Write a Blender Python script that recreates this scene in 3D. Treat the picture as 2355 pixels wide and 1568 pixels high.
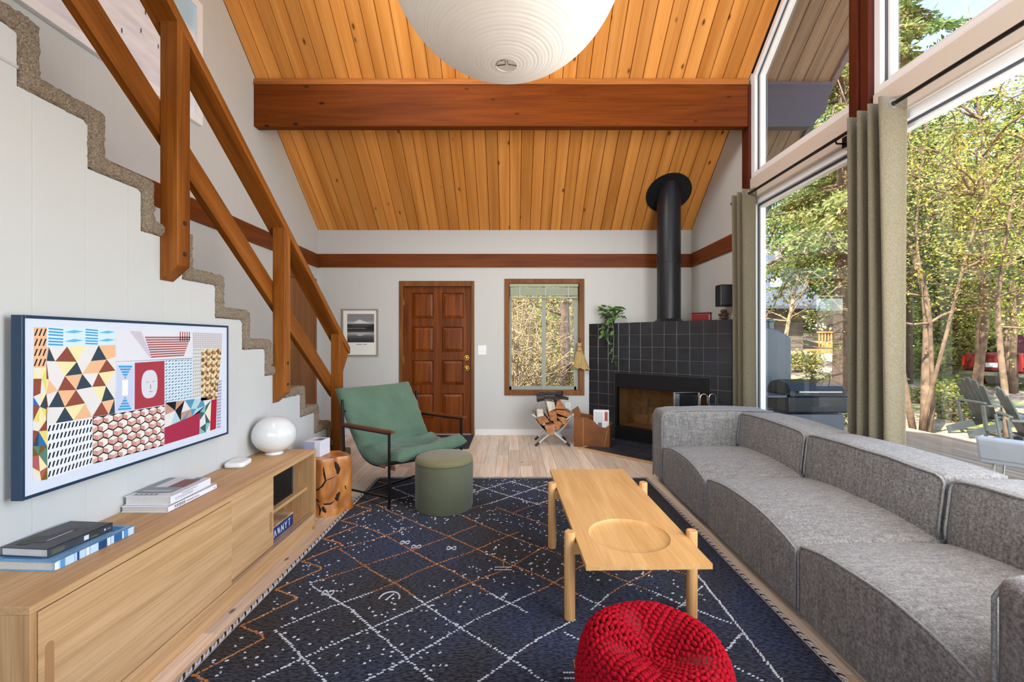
import bpy, bmesh, math, random
import numpy as np
from mathutils import Vector, Matrix, Euler, noise

random.seed(7)
rng = np.random.default_rng(11)
for _o in list(bpy.data.objects):
    bpy.data.objects.remove(_o)
S = bpy.context.scene
C = S.collection
PI = math.pi

# ---------------------------------------------------------------- camera, sky, sun, large lights, exposure
F = 1035.0                                   # focal length in pixels of the 2355 px wide frame
CAMZ = 1.31
cd = bpy.data.cameras.new('camera')
cd.sensor_fit = 'HORIZONTAL'; cd.sensor_width = 36.0; cd.lens = F / 2355.0 * 36.0
cd.clip_start = 0.05; cd.clip_end = 300
cam = bpy.data.objects.new('camera', cd); C.objects.link(cam)
cam.location = (0, 0, CAMZ); cam.rotation_euler = (PI / 2, 0, 0)
S.camera = cam

SUN_DIR = Vector((0.50, 0.42, -0.76)).normalized()     # travelling direction of the sunlight (comes over the roof)
w = bpy.data.worlds.new('sky'); S.world = w; w.use_nodes = True
nt = w.node_tree; nt.nodes.clear()
sky = nt.nodes.new('ShaderNodeTexSky'); sky.sky_type = 'NISHITA'; sky.sun_disc = False
sky.sun_elevation = math.radians(48); sky.sun_rotation = math.atan2(-SUN_DIR.x, -SUN_DIR.y)
bg = nt.nodes.new('ShaderNodeBackground'); bg.inputs[1].default_value = 0.8
wo = nt.nodes.new('ShaderNodeOutputWorld')
nt.links.new(sky.outputs[0], bg.inputs[0]); nt.links.new(bg.outputs[0], wo.inputs[0])

sd = bpy.data.lights.new('sun', 'SUN'); sd.energy = 22.0; sd.angle = math.radians(0.8); sd.color = (1.0, 0.93, 0.80)
so = bpy.data.objects.new('sun', sd); C.objects.link(so); so.location = (-12, -10, 20)
so.rotation_euler = SUN_DIR.to_track_quat('-Z', 'Y').to_euler()

def area_light(name, loc, target, sx, sy, power, col, spread=180):
    d = bpy.data.lights.new(name, 'AREA'); d.shape = 'RECTANGLE'; d.size = sx; d.size_y = sy
    d.energy = power; d.color = col; d.spread = math.radians(spread)
    o = bpy.data.objects.new(name, d); C.objects.link(o); o.location = loc
    o.rotation_euler = (Vector(target) - Vector(loc)).to_track_quat('-Z', 'Y').to_euler()
    return o
# side, rear and ridge lamps are all added fill, out of view
area_light('side_fill_light', (2.30, 0.95, 1.9), (-0.4, 5.8, 2.5), 1.9, 3.0, 205, (1.0, 0.985, 0.97))  # added lamp inside the room, standing in for assumed window daylight
area_light('rear_fill_light', (-0.45, -1.65, 2.3), (1.2, 5.0, 2.9), 2.6, 3.0, 40, (1.0, 0.985, 0.97))  # added fill lamp, no such glazing known
area_light('ridge_fill_light', (-1.3, 2.1, 4.9), (2.3, 5.8, 1.6), 2.2, 1.0, 60, (1.0, 0.99, 0.975), 120)  # added fill lamp under the ridge, the roof has no opening

S.view_settings.view_transform = 'Standard'
S.view_settings.look = 'None'
S.view_settings.exposure = 0.0
S.view_settings.gamma = 1.0
S.view_settings.use_curve_mapping = False
S.cycles.max_bounces = 5; S.cycles.diffuse_bounces = 4; S.cycles.glossy_bounces = 2
S.cycles.use_adaptive_sampling = True; S.cycles.adaptive_threshold = 0.08; S.cycles.adaptive_min_samples = 12; S.cycles.time_limit = 1100.0
S.cycles.transmission_bounces = 4; S.cycles.transparent_max_bounces = 12
S.cycles.caustics_reflective = False; S.cycles.caustics_refractive = False
S.cycles.sample_clamp_indirect = 6.0

# ---------------------------------------------------------------- helpers
def c(r, g, b):
    def f(x):
        x /= 255.0
        return x / 12.92 if x <= 0.04045 else ((x + 0.055) / 1.055) ** 2.4
    return (f(r), f(g), f(b), 1.0)

class MB:
    """collects shapes; build() links them as one mesh object"""
    def __init__(s):
        s.v = []; s.f = []; s.col = []
    def add(s, vs, fs, col=None):
        n = len(s.v); s.v.extend([tuple(p) for p in vs])
        for f in fs:
            s.f.append(tuple(i + n for i in f)); s.col.append(col)
        return s
    def box(s, x0, x1, y0, y1, z0, z1, col=None):
        vs = [(x0, y0, z0), (x1, y0, z0), (x1, y1, z0), (x0, y1, z0), (x0, y0, z1), (x1, y0, z1), (x1, y1, z1), (x0, y1, z1)]
        return s.add(vs, [(0, 3, 2, 1), (4, 5, 6, 7), (0, 1, 5, 4), (1, 2, 6, 5), (2, 3, 7, 6), (3, 0, 4, 7)], col)
    def bar(s, p0, p1, wd, ht, up=(0, 0, 1), col=None):
        p0 = Vector(p0); p1 = Vector(p1); d = (p1 - p0).normalized(); u = Vector(up)
        if abs(d.dot(u)) > 0.99: u = Vector((0, 1, 0))
        sd_ = d.cross(u).normalized(); u = sd_.cross(d).normalized()
        vs = []
        for p in (p0, p1):
            for a, b in ((-1, -1), (1, -1), (1, 1), (-1, 1)):
                vs.append(p + sd_ * a * wd / 2 + u * b * ht / 2)
        return s.add(vs, [(0, 1, 2, 3), (7, 6, 5, 4), (0, 4, 5, 1), (1, 5, 6, 2), (2, 6, 7, 3), (3, 7, 4, 0)], col)
    def tube(s, pts, r, n=8, cap=True, col=None):
        pts = [Vector(p) for p in pts]; m = len(pts)
        rs = r if isinstance(r, (list, tuple)) else [r] * m
        vs = []; ref = None
        for i, p in enumerate(pts):
            d = (pts[min(i + 1, m - 1)] - pts[max(i - 1, 0)])
            if d.length < 1e-9: d = Vector((0, 0, 1))
            d.normalize()
            if ref is None:
                ref = Vector((0, 0, 1)) if abs(d.z) < 0.9 else Vector((1, 0, 0))
            a = d.cross(ref).normalized(); b = a.cross(d).normalized(); ref = b
            for k in range(n):
                t = 2 * PI * k / n
                vs.append(p + (a * math.cos(t) + b * math.sin(t)) * rs[i])
        fs = []
        for i in range(m - 1):
            for k in range(n):
                k2 = (k + 1) % n
                fs.append((i * n + k, i * n + k2, (i + 1) * n + k2, (i + 1) * n + k))
        if cap:
            fs.append(tuple(range(n))); fs.append(tuple((m - 1) * n + k for k in reversed(range(n))))
        return s.add(vs, fs, col)
    def lathe(s, prof, n=32, ctr=(0, 0, 0), col=None, cap=True):
        vs = []; m = len(prof)
        for r, z in prof:
            for k in range(n):
                t = 2 * PI * k / n
                vs.append((ctr[0] + r * math.cos(t), ctr[1] + r * math.sin(t), ctr[2] + z))
        fs = [(i * n + k, i * n + (k + 1) % n, (i + 1) * n + (k + 1) % n, (i + 1) * n + k) for i in range(m - 1) for k in range(n)]
        if cap:
            fs.append(tuple(reversed(range(n)))); fs.append(tuple((m - 1) * n + k for k in range(n)))
        return s.add(vs, fs, col)
    def prism(s, poly, axis, a0, a1, col=None):
        def P(q, a):
            return (a, q[0], q[1]) if axis == 'x' else (q[0], a, q[1]) if axis == 'y' else (q[0], q[1], a)
        n = len(poly); vs = [P(q, a0) for q in poly] + [P(q, a1) for q in poly]
        fs = [tuple(range(n)), tuple(reversed(range(n, 2 * n)))] + [(i, n + i, n + (i + 1) % n, (i + 1) % n) for i in range(n)]
        return s.add(vs, fs, col)
    def sphere(s, ctr, r, n=12, m=8, sc=(1, 1, 1), R=None, col=None):
        vs = []; ctr = Vector(ctr)
        for i in range(1, m):
            a = PI * i / m
            for k in range(n):
                t = 2 * PI * k / n
                p = Vector((math.sin(a) * math.cos(t) * sc[0], math.sin(a) * math.sin(t) * sc[1], math.cos(a) * sc[2])) * r
                vs.append(ctr + (R @ p if R else p))
        top = Vector((0, 0, r * sc[2])); vs.append(ctr + (R @ top if R else top)); vs.append(ctr - (R @ top if R else top))
        T = (m - 1) * n; fs = []
        for i in range(m - 2):
            for k in range(n):
                k2 = (k + 1) % n; fs.append((i * n + k, (i + 1) * n + k, (i + 1) * n + k2, i * n + k2))
        for k in range(n):
            k2 = (k + 1) % n
            fs.append((T, k, k2)); fs.append((T + 1, (m - 2) * n + k2, (m - 2) * n + k))
        return s.add(vs, fs, col)
    def build(s, name, mat, parent=None, smooth=False, bevel=0.0, seg=2, local=False, label=None, kind=None, recalc=True):
        me = bpy.data.meshes.new(name)
        me.from_pydata(s.v, [], s.f)
        if parent is not None and not local:
            me.transform(Matrix.Translation(-parent.location))
        if any(k is not None for k in s.col):
            at = me.color_attributes.new('col', 'FLOAT_COLOR', 'CORNER')
            arr = []
            for p, k in zip(me.polygons, s.col):
                arr.extend(list(k or (1, 1, 1, 1)) * p.loop_total)
            at.data.foreach_set('color', arr)
        if recalc:
            bm = bmesh.new(); bm.from_mesh(me); bmesh.ops.recalc_face_normals(bm, faces=bm.faces); bm.to_mesh(me); bm.free()
        return link(name, me, mat, parent, smooth, bevel, seg, label, kind)

def link(name, me, mat, parent=None, smooth=False, bevel=0.0, seg=2, label=None, kind=None):
    o = bpy.data.objects.new(name, me); C.objects.link(o)
    if mat is not None: me.materials.append(mat)
    if smooth:
        me.polygons.foreach_set('use_smooth', [True] * len(me.polygons))
        if smooth is not True: me.set_sharp_from_angle(angle=math.radians(smooth))
    if bevel:
        b = o.modifiers.new('bevel', 'BEVEL'); b.width = bevel; b.segments = seg; b.limit_method = 'ANGLE'
        b.angle_limit = math.radians(40)
    if parent is not None: o.parent = parent
    if label: o['label'] = label
    if kind: o['kind'] = kind
    return o

def thing(name, label, cat, loc=(0, 0, 0), rz=0.0, group=None, kind=None, rot=None):
    o = bpy.data.objects.new(name, None); C.objects.link(o); o.location = loc
    o.rotation_euler = rot if rot else (0, 0, rz); o.empty_display_size = 0.1
    if kind: o['kind'] = kind
    if label: o['label'] = label
    if cat: o['category'] = cat
    if group: o['group'] = group
    return o

def tag(o, label, cat, group=None, kind=None):
    o['label'] = label; o['category'] = cat
    if group: o['group'] = group
    if kind: o['kind'] = kind
    return o

def struct(o):
    o['kind'] = 'structure'; return o

def quads(name, V, mat, parent=None, kind=None, label=None):
    """V: (n,4,3) array -> one mesh of loose quads"""
    n = len(V); me = bpy.data.meshes.new(name)
    me.vertices.add(n * 4); me.vertices.foreach_set('co', np.asarray(V, dtype=np.float32).ravel())
    me.loops.add(n * 4); me.loops.foreach_set('vertex_index', np.arange(n * 4, dtype=np.int32))
    me.polygons.add(n); me.polygons.foreach_set('loop_start', np.arange(0, n * 4, 4, dtype=np.int32))
    me.update(calc_edges=True)
    if parent is not None: me.transform(Matrix.Translation(-parent.location))
    return link(name, me, mat, parent, label=label, kind=kind)

# ---------------------------------------------------------------- materials
def _new(name):
    m = bpy.data.materials.new(name); m.use_nodes = True
    t = m.node_tree; b = t.nodes['Principled BSDF']
    return m, t, b
def N(t, kind, **kw):
    n = t.nodes.new(kind)
    for k, v in kw.items():
        if k.startswith('_'): n.inputs[int(k[1:])].default_value = v
        else: setattr(n, k, v)
    return n
def ramp(t, stops):
    r = t.nodes.new('ShaderNodeValToRGB'); e = r.color_ramp.elements
    e[0].position, e[0].color = stops[0]; e[1].position, e[1].color = stops[-1]
    for p, k in stops[1:-1]:
        x = e.new(p); x.color = k
    return r
def mixc(t, fac, a, b, mode='MIX'):
    m = t.nodes.new('ShaderNodeMix'); m.data_type = 'RGBA'; m.blend_type = mode
    for sock, v in ((m.inputs[0], fac), (m.inputs[6], a), (m.inputs[7], b)):
        if hasattr(v, 'links') or isinstance(v, bpy.types.NodeSocket): t.links.new(v, sock)
        else: sock.default_value = v
    return m.outputs[2]
def bumped(t, b, height, strength, dist=0.01):
    bp = t.nodes.new('ShaderNodeBump'); bp.inputs['Strength'].default_value = strength; bp.inputs['Distance'].default_value = dist
    t.links.new(height, bp.inputs['Height']); t.links.new(bp.outputs[0], b.inputs['Normal'])
def coords(t, scale=(1, 1, 1), rnd=True):
    tc = t.nodes.new('ShaderNodeTexCoord'); mp = t.nodes.new('ShaderNodeMapping')
    mp.inputs['Scale'].default_value = scale
    if rnd:
        oi = t.nodes.new('ShaderNodeObjectInfo')
        vm = t.nodes.new('ShaderNodeVectorMath'); vm.operation = 'SCALE'; vm.inputs[0].default_value = (17, 11, 23)
        t.links.new(oi.outputs['Random'], vm.inputs['Scale'])
        va = t.nodes.new('ShaderNodeVectorMath'); va.operation = 'ADD'
        t.links.new(tc.outputs['Object'], va.inputs[0]); t.links.new(vm.outputs[0], va.inputs[1])
        t.links.new(va.outputs[0], mp.inputs[0])
        return mp.outputs[0], oi.outputs['Random']
    t.links.new(tc.outputs['Object'], mp.inputs[0])
    return mp.outputs[0], None

def plain(name, col, rough=0.5, metal=0.0, var=0.0, vscale=8.0, bump=0.0, bscale=60.0, coat=0.0, spec=0.5):
    m, t, b = _new(name)
    b.inputs['Base Color'].default_value = col; b.inputs['Roughness'].default_value = rough
    b.inputs['Metallic'].default_value = metal; b.inputs['Coat Weight'].default_value = coat
    b.inputs['Specular IOR Level'].default_value = spec
    if var or bump:
        v, _ = coords(t)
        if var:
            n = N(t, 'ShaderNodeTexNoise'); n.inputs['Scale'].default_value = vscale; n.inputs['Detail'].default_value = 5
            t.links.new(v, n.inputs['Vector'])
            lo = tuple(x * (1 - var) for x in col[:3]) + (1,); hi = tuple(min(1, x * (1 + var)) for x in col[:3]) + (1,)
            r = ramp(t, [(0.3, lo), (0.7, hi)]); t.links.new(n.outputs[0], r.inputs[0])
            t.links.new(r.outputs[0], b.inputs['Base Color'])
        if bump:
            n2 = N(t, 'ShaderNodeTexNoise'); n2.inputs['Scale'].default_value = bscale; n2.inputs['Detail'].default_value = 4
            t.links.new(v, n2.inputs['Vector']); bumped(t, b, n2.outputs[0], bump)
    return m

def wood(name, lo, hi, axis='y', across=16.0, along=1.2, rough=0.45, knots=0.0, rnd=0.25, coat=0.0, fine=0.25, bump=0.08, spec=0.22):
    m, t, b = _new(name)
    sc = [across] * 3; sc['xyz'.index(axis)] = along
    v, r = coords(t, tuple(sc))
    n = N(t, 'ShaderNodeTexNoise'); n.inputs['Scale'].default_value = 1.0; n.inputs['Detail'].default_value = 6
    n.inputs['Distortion'].default_value = 0.7; t.links.new(v, n.inputs['Vector'])
    rp = ramp(t, [(0.30, lo), (0.68, hi)]); t.links.new(n.outputs[0], rp.inputs[0])
    sc2 = [across * 7] * 3; sc2['xyz'.index(axis)] = along * 2.5
    v2, _ = coords(t, tuple(sc2))
    n2 = N(t, 'ShaderNodeTexNoise'); n2.inputs['Scale'].default_value = 1.0; n2.inputs['Detail'].default_value = 3
    t.links.new(v2, n2.inputs['Vector'])
    r2 = ramp(t, [(0.35, (1 - fine, 1 - fine, 1 - fine, 1)), (0.6, (1, 1, 1, 1))]); t.links.new(n2.outputs[0], r2.inputs[0])
    col = mixc(t, 1.0, rp.outputs[0], r2.outputs[0], 'MULTIPLY')
    if rnd:
        hv = N(t, 'ShaderNodeHueSaturation'); t.links.new(col, hv.inputs['Color'])
        mr = N(t, 'ShaderNodeMapRange'); mr.inputs[3].default_value = 1 - rnd; mr.inputs[4].default_value = 1 + rnd
        t.links.new(r, mr.inputs[0]); t.links.new(mr.outputs[0], hv.inputs['Value'])
        col = hv.outputs[0]
    if knots:
        sk = [7.0] * 3; sk['xyz'.index(axis)] = 3.4
        v3, _ = coords(t, tuple(sk))
        vo = N(t, 'ShaderNodeTexVoronoi'); vo.inputs['Scale'].default_value = 1.0; t.links.new(v3, vo.inputs['Vector'])
        rk = ramp(t, [(0.05, (1, 1, 1, 1)), (knots, (0, 0, 0, 1))]); t.links.new(vo.outputs['Distance'], rk.inputs[0])
        # only some cells carry a knot
        gt = N(t, 'ShaderNodeMath', operation='GREATER_THAN'); gt.inputs[1].default_value = 0.38
        sp = N(t, 'ShaderNodeSeparateColor'); t.links.new(vo.outputs['Color'], sp.inputs[0]); t.links.new(sp.outputs[0], gt.inputs[0])
        mu = N(t, 'ShaderNodeMath', operation='MULTIPLY'); t.links.new(rk.outputs[0], mu.inputs[0]); t.links.new(gt.outputs[0], mu.inputs[1])
        col = mixc(t, mu.outputs[0], col, tuple(x * 0.22 for x in lo[:3]) + (1,))
    t.links.new(col, b.inputs['Base Color'])
    b.inputs['Roughness'].default_value = rough; b.inputs['Coat Weight'].default_value = coat
    b.inputs['Specular IOR Level'].default_value = spec
    b.inputs['Coat Roughness'].default_value = 0.25
    if bump: bumped(t, b, n2.outputs[0], bump, 0.002)
    return m

def fabric(name, lo, hi, scale=300.0, rough=0.95, bump=0.5, cloud=0.0, sheen=0.2, streak=0.0):
    m, t, b = _new(name)
    va, _ = coords(t, (scale * .22, scale, scale), rnd=False); vb, _ = coords(t, (scale, scale * .22, scale * .22), rnd=False)
    na = N(t, 'ShaderNodeTexNoise'); nb = N(t, 'ShaderNodeTexNoise')
    for n_, v_ in ((na, va), (nb, vb)):
        n_.inputs['Scale'].default_value = 1.0; n_.inputs['Detail'].default_value = 2; t.links.new(v_, n_.inputs['Vector'])
    ad = N(t, 'ShaderNodeMath', operation='ADD'); t.links.new(na.outputs[0], ad.inputs[0]); t.links.new(nb.outputs[0], ad.inputs[1])
    hf = N(t, 'ShaderNodeMath', operation='MULTIPLY'); hf.inputs[1].default_value = 0.5; t.links.new(ad.outputs[0], hf.inputs[0])
    rp = ramp(t, [(0.36, lo), (0.62, hi)]); t.links.new(hf.outputs[0], rp.inputs[0]); col = rp.outputs[0]
    if streak:
        vc, _ = coords(t, (14, 60, 60), rnd=False); vd, _ = coords(t, (60, 60, 9), rnd=False)
        for vv in (vc, vd):
            ns = N(t, 'ShaderNodeTexNoise'); ns.inputs['Scale'].default_value = 1.0; ns.inputs['Detail'].default_value = 5
            t.links.new(vv, ns.inputs['Vector'])
            rs_ = ramp(t, [(0.35, (1 - streak,) * 3 + (1,)), (0.62, (1 + streak * .35,) * 3 + (1,))]); t.links.new(ns.outputs[0], rs_.inputs[0])
            col = mixc(t, 1.0, col, rs_.outputs[0], 'MULTIPLY')
    if cloud:
        vcl, _ = coords(t, (5, 5, 5), rnd=False)
        ncl = N(t, 'ShaderNodeTexNoise'); ncl.inputs['Scale'].default_value = 1.0; ncl.inputs['Detail'].default_value = 4
        t.links.new(vcl, ncl.inputs['Vector'])
        rc = ramp(t, [(0.3, (1 - cloud,) * 3 + (1,)), (0.7, (1, 1, 1, 1))]); t.links.new(ncl.outputs[0], rc.inputs[0])
        col = mixc(t, 1.0, col, rc.outputs[0], 'MULTIPLY')
    t.links.new(col, b.inputs['Base Color']); b.inputs['Roughness'].default_value = rough
    b.inputs['Sheen Weight'].default_value = sheen; b.inputs['Specular IOR Level'].default_value = 0.15
    if bump: bumped(t, b, hf.outputs[0], bump, 0.003)
    return m

def panelled(name, col, axis, pitch=0.203, rough=0.6):
    """painted wall with faint vertical grooves"""
    m, t, b = _new(name); b.inputs['Base Color'].default_value = col; b.inputs['Roughness'].default_value = rough
    b.inputs['Specular IOR Level'].default_value = 0.25
    tc = N(t, 'ShaderNodeTexCoord'); sp = N(t, 'ShaderNodeSeparateXYZ'); t.links.new(tc.outputs['Object'], sp.inputs[0])
    pp = N(t, 'ShaderNodeMath', operation='PINGPONG'); pp.inputs[1].default_value = pitch / 2
    t.links.new(sp.outputs[axis], pp.inputs[0])
    mr = N(t, 'ShaderNodeMapRange'); mr.inputs[1].default_value = 0.0; mr.inputs[2].default_value = 0.004
    t.links.new(pp.outputs[0], mr.inputs[0]); bumped(t, b, mr.outputs[0], 0.35, 0.002)
    return m

def printed(name, rough=0.5, spec=0.3):
    m, t, b = _new(name)
    a = N(t, 'ShaderNodeAttribute', attribute_name='col'); t.links.new(a.outputs['Color'], b.inputs['Base Color'])
    b.inputs['Roughness'].default_value = rough; b.inputs['Specular IOR Level'].default_value = spec
    return m

def glass(name, tint=(1, 1, 1, 1), refl=0.6):
    m = bpy.data.materials.new(name); m.use_nodes = True; t = m.node_tree; t.nodes.clear()
    o = N(t, 'ShaderNodeOutputMaterial'); mx = N(t, 'ShaderNodeMixShader'); tr = N(t, 'ShaderNodeBsdfTransparent')
    gl = N(t, 'ShaderNodeBsdfGlossy'); gl.inputs['Roughness'].default_value = 0.01
    fr = N(t, 'ShaderNodeFresnel'); fr.inputs[0].default_value = 1.45
    mu = N(t, 'ShaderNodeMath', operation='MULTIPLY'); mu.inputs[1].default_value = refl
    tr.inputs[0].default_value = tint
    t.links.new(fr.outputs[0], mu.inputs[0]); t.links.new(mu.outputs[0], mx.inputs[0])
    t.links.new(tr.outputs[0], mx.inputs[1]); t.links.new(gl.outputs[0], mx.inputs[2]); t.links.new(mx.outputs[0], o.inputs[0])
    return m

def leafy(name, stops, transl=0.45, patch=0.6):
    m = bpy.data.materials.new(name); m.use_nodes = True; t = m.node_tree; t.nodes.clear()
    o = N(t, 'ShaderNodeOutputMaterial'); mx = N(t, 'ShaderNodeMixShader'); df = N(t, 'ShaderNodeBsdfDiffuse'); tl = N(t, 'ShaderNodeBsdfTranslucent')
    ge = N(t, 'ShaderNodeNewGeometry'); rp = ramp(t, stops)
    tc = N(t, 'ShaderNodeTexCoord'); ns = N(t, 'ShaderNodeTexNoise'); ns.inputs['Scale'].default_value = patch; ns.inputs['Detail'].default_value = 2
    t.links.new(tc.outputs['Object'], ns.inputs['Vector'])
    mr = N(t, 'ShaderNodeMapRange'); mr.inputs[1].default_value = 0.3; mr.inputs[2].default_value = 0.7; t.links.new(ns.outputs[0], mr.inputs[0])
    ad = N(t, 'ShaderNodeMath', operation='ADD'); t.links.new(ge.outputs['Random Per Island'], ad.inputs[0]); t.links.new(mr.outputs[0], ad.inputs[1])
    hf = N(t, 'ShaderNodeMath', operation='MULTIPLY'); hf.inputs[1].default_value = 0.5; t.links.new(ad.outputs[0], hf.inputs[0])
    t.links.new(hf.outputs[0], rp.inputs[0])
    t.links.new(rp.outputs[0], df.inputs[0]); t.links.new(rp.outputs[0], tl.inputs[0])
    mx.inputs[0].default_value = transl
    t.links.new(df.outputs[0], mx.inputs[1]); t.links.new(tl.outputs[0], mx.inputs[2]); t.links.new(mx.outputs[0], o.inputs[0])
    return m

W = {}
W['wall_x'] = panelled('white_panelling_back', c(200, 200, 197), 0)
W['wall_y'] = panelled('white_panelling_side', c(200, 200, 197), 1)
W['white'] = plain('white_paint', c(232, 232, 230), 0.45)
W['vinyl'] = plain('white_vinyl', c(235, 236, 238), 0.35)
W['beige'] = plain('beige_trim', c(208, 198, 186), 0.5)
W['cedar'] = wood('cedar_ceiling', c(196, 124, 52), c(228, 158, 82), 'y', 8, 0.35, 0.5, knots=0.13, rnd=0.15, fine=0.10)
W['groove'] = plain('dark_groove', c(48, 28, 14), 0.9)
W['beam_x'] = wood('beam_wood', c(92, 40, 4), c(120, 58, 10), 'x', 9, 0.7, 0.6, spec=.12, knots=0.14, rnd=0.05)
W['strip_lit_x'] = wood('beam_strip_wood_lit', c(150, 88, 40), c(182, 114, 58), 'x', 9, 0.7, 0.5, rnd=0.05)  # paler than the beam: the strip's stronger light is in the colour
W['trim_x'] = wood('trim_wood_x', c(100, 46, 10), c(128, 64, 18), 'x', 14, 0.8, 0.5, rnd=0.05)
W['trim_y'] = wood('trim_wood_y', c(100, 46, 10), c(128, 64, 18), 'y', 14, 0.8, 0.5, rnd=0.05)
W['trim_z'] = wood('trim_wood_z', c(118, 68, 30), c(152, 94, 48), 'z', 14, 0.8, 0.5, rnd=0.05)
W['rail_y'] = wood('rail_wood_y', c(122, 64, 14), c(164, 98, 36), 'y', 12, 1.0, 0.42, rnd=0.05)
W['rail_z'] = wood('rail_wood_z', c(122, 64, 14), c(164, 98, 36), 'z', 12, 1.0, 0.42, rnd=0.05)
W['post_red'] = wood('red_post_wood', c(70, 26, 17), c(92, 38, 25), 'z', 14, 0.7, 0.4, rnd=0.04)
W['door'] = wood('door_wood', c(98, 44, 8), c(138, 70, 20), 'z', 16, 0.9, 0.38, rnd=0.12, fine=0.3)
W['oak_y'] = wood('oak_y', c(196, 150, 100), c(222, 180, 132), 'y', 22, 1.2, 0.5, rnd=0.03, fine=0.16)
W['oak_z'] = wood('oak_z', c(180, 134, 86), c(208, 164, 114), 'z', 22, 1.4, 0.5, rnd=0.03, fine=0.2)
W['oak_in'] = wood('oak_in', c(150, 108, 66), c(180, 136, 90), 'z', 26, 1.0, 0.55, rnd=0.03, fine=0.25)
W['ash'] = wood('ash_table', c(200, 150, 90), c(220, 174, 114), 'y', 13, 1.3, 0.36, rnd=0.03, fine=0.13, spec=.4)
W['ash_z'] = wood('ash_leg', c(198, 146, 90), c(220, 170, 112), 'z', 22, 1.4, 0.42, rnd=0.04, fine=0.18)
W['floor'] = wood('floor_oak', c(226, 198, 166), c(250, 234, 212), 'y', 12, 0.9, 0.36, spec=.4, knots=0.10, rnd=0.15, fine=0.2)
W['floor_base'] = plain('floor_base', c(120, 90, 62), 0.6)
W['tile'] = plain('black_tile', c(42, 43, 47), 0.2, 0, 0.15, 6, 0.05, 40)
W['grout'] = plain('grout', c(92, 92, 96), 0.85)
W['slate'] = plain('slate_tile', c(52, 54, 62), 0.4, 0, 0.3, 9, 0.2, 30)
W['iron'] = plain('black_iron', c(20, 20, 22), 0.45, 0.3)
W['pipe'] = plain('pipe_black', c(30, 31, 36), 0.42, 0.2)
W['blackmetal'] = plain('black_metal', c(22, 22, 24), 0.35, 0.4)
W['chrome'] = plain('chrome', c(205, 205, 208), 0.18, 1.0)
W['alu'] = plain('aluminium', c(196, 196, 194), 0.35, 0.8)
W['brass'] = plain('brass', c(212, 172, 92), 0.22, 1.0)
W['plastic_w'] = plain('white_plastic', c(236, 236, 236), 0.35)
W['plastic_k'] = plain('black_plastic', c(18, 18, 20), 0.35)
W['glass'] = glass('window_glass', (0.97, 0.98, 0.98, 1), 0.18)
W['print'] = printed('print')
W['print_gloss'] = printed('screen_print', 0.22, 0.5)
W['paper'] = plain('paper', c(236, 234, 230), 0.8)
W['pages'] = plain('page_edges', c(214, 208, 200), 0.9, 0, 0.08, 200)
# ---------------------------------------------------------------- the room
XL, XR, YB, YF = -2.70, 2.50, 6.27, -1.80
RIDGE = 2.2; SLOPE = 0.795; EAVE = 2.855
def roofz(y):
    return EAVE + (YB - y) * SLOPE if y >= RIDGE else EAVE + (YB - RIDGE) * SLOPE - (RIDGE - y) * SLOPE
XS = -1.73                                    # face of the wall under the stairs

m = MB(); m.box(XL - .15, XR + .15, YF - .15, YB + .12, -0.12, -0.013)
floor = struct(m.build('floor', W['floor_base']))
lens_ = [0.55, 0.75, 0.95, 1.2, 1.5]; PW = 0.127; plank_me = {}
def plank_mesh(L):
    L = round(L, 3)
    if L not in plank_me:
        me = bpy.data.meshes.new('floor_plank'); b = 0.0012; w2 = PW / 2 - 0.0008; l2 = L / 2 - 0.0008
        vs = [(-w2, -l2, -.013), (w2, -l2, -.013), (w2, l2, -.013), (-w2, l2, -.013),
              (-w2, -l2, -b), (w2, -l2, -b), (w2, l2, -b), (-w2, l2, -b),
              (-w2 + b, -l2 + b, 0), (w2 - b, -l2 + b, 0), (w2 - b, l2 - b, 0), (-w2 + b, l2 - b, 0)]
        fs = [(0, 1, 5, 4), (1, 2, 6, 5), (2, 3, 7, 6), (3, 0, 4, 7), (4, 5, 9, 8), (5, 6, 10, 9), (6, 7, 11, 10), (7, 4, 8, 11), (8, 9, 10, 11)]
        me.from_pydata(vs, [], fs); me.materials.append(W['floor']); plank_me[L] = me
    return plank_me[L]
col_i = 0; x = XR - PW / 2
while x > XL - PW / 2 + 0.02:
    y_lo = 1.0 if x > XS - .02 else 4.72
    y = YB
    while y > y_lo:
        L = random.choice(lens_)
        if y == YB: L = random.choice([0.35, 0.6, 0.85, 1.1])
        if y - L < y_lo: L = max(0.2, round((y - y_lo) / 0.2) * 0.2)
        o = bpy.data.objects.new('floor_plank', plank_mesh(L)); C.objects.link(o)
        o.location = (x, y - L / 2, 0); o.parent = floor
        y -= L
    x -= PW

# back wall with its door and window openings
DX0, DX1, DZ = -1.545, -0.555, 2.10
WX0, WX1, WZ0, WZ1 = -0.06, 0.955, 0.60, 2.13
m = MB(); y0, y1 = YB, YB + .12
m.box(XL, DX0, y0, y1, 0, EAVE); m.box(DX0, DX1, y0, y1, DZ, EAVE); m.box(DX1, WX0, y0, y1, 0, EAVE)
m.box(WX0, WX1, y0, y1, 0, WZ0); m.box(WX0, WX1, y0, y1, WZ1, EAVE); m.box(WX1, XR + .15, y0, y1, 0, EAVE)
struct(m.build('wall_back', W['wall_x']))
gable = [(YF, 0), (YB, 0), (YB, EAVE), (RIDGE, roofz(RIDGE)), (YF, roofz(YF))]
m = MB(); m.prism(gable, 'x', XL - .12, XL); struct(m.build('wall_left', W['wall_y']))
m = MB()
m.box(XL, XR + .15, YF - .12, YF, 0, 1.0); m.box(XL, -1.75, YF - .12, YF, 1.0, 3.0); m.box(1.9, XR + .15, YF - .12, YF, 1.0, 3.0)
struct(m.build('wall_rear', W['wall_x']))  # opening in this unseen wall is assumed, added to let light in
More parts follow.
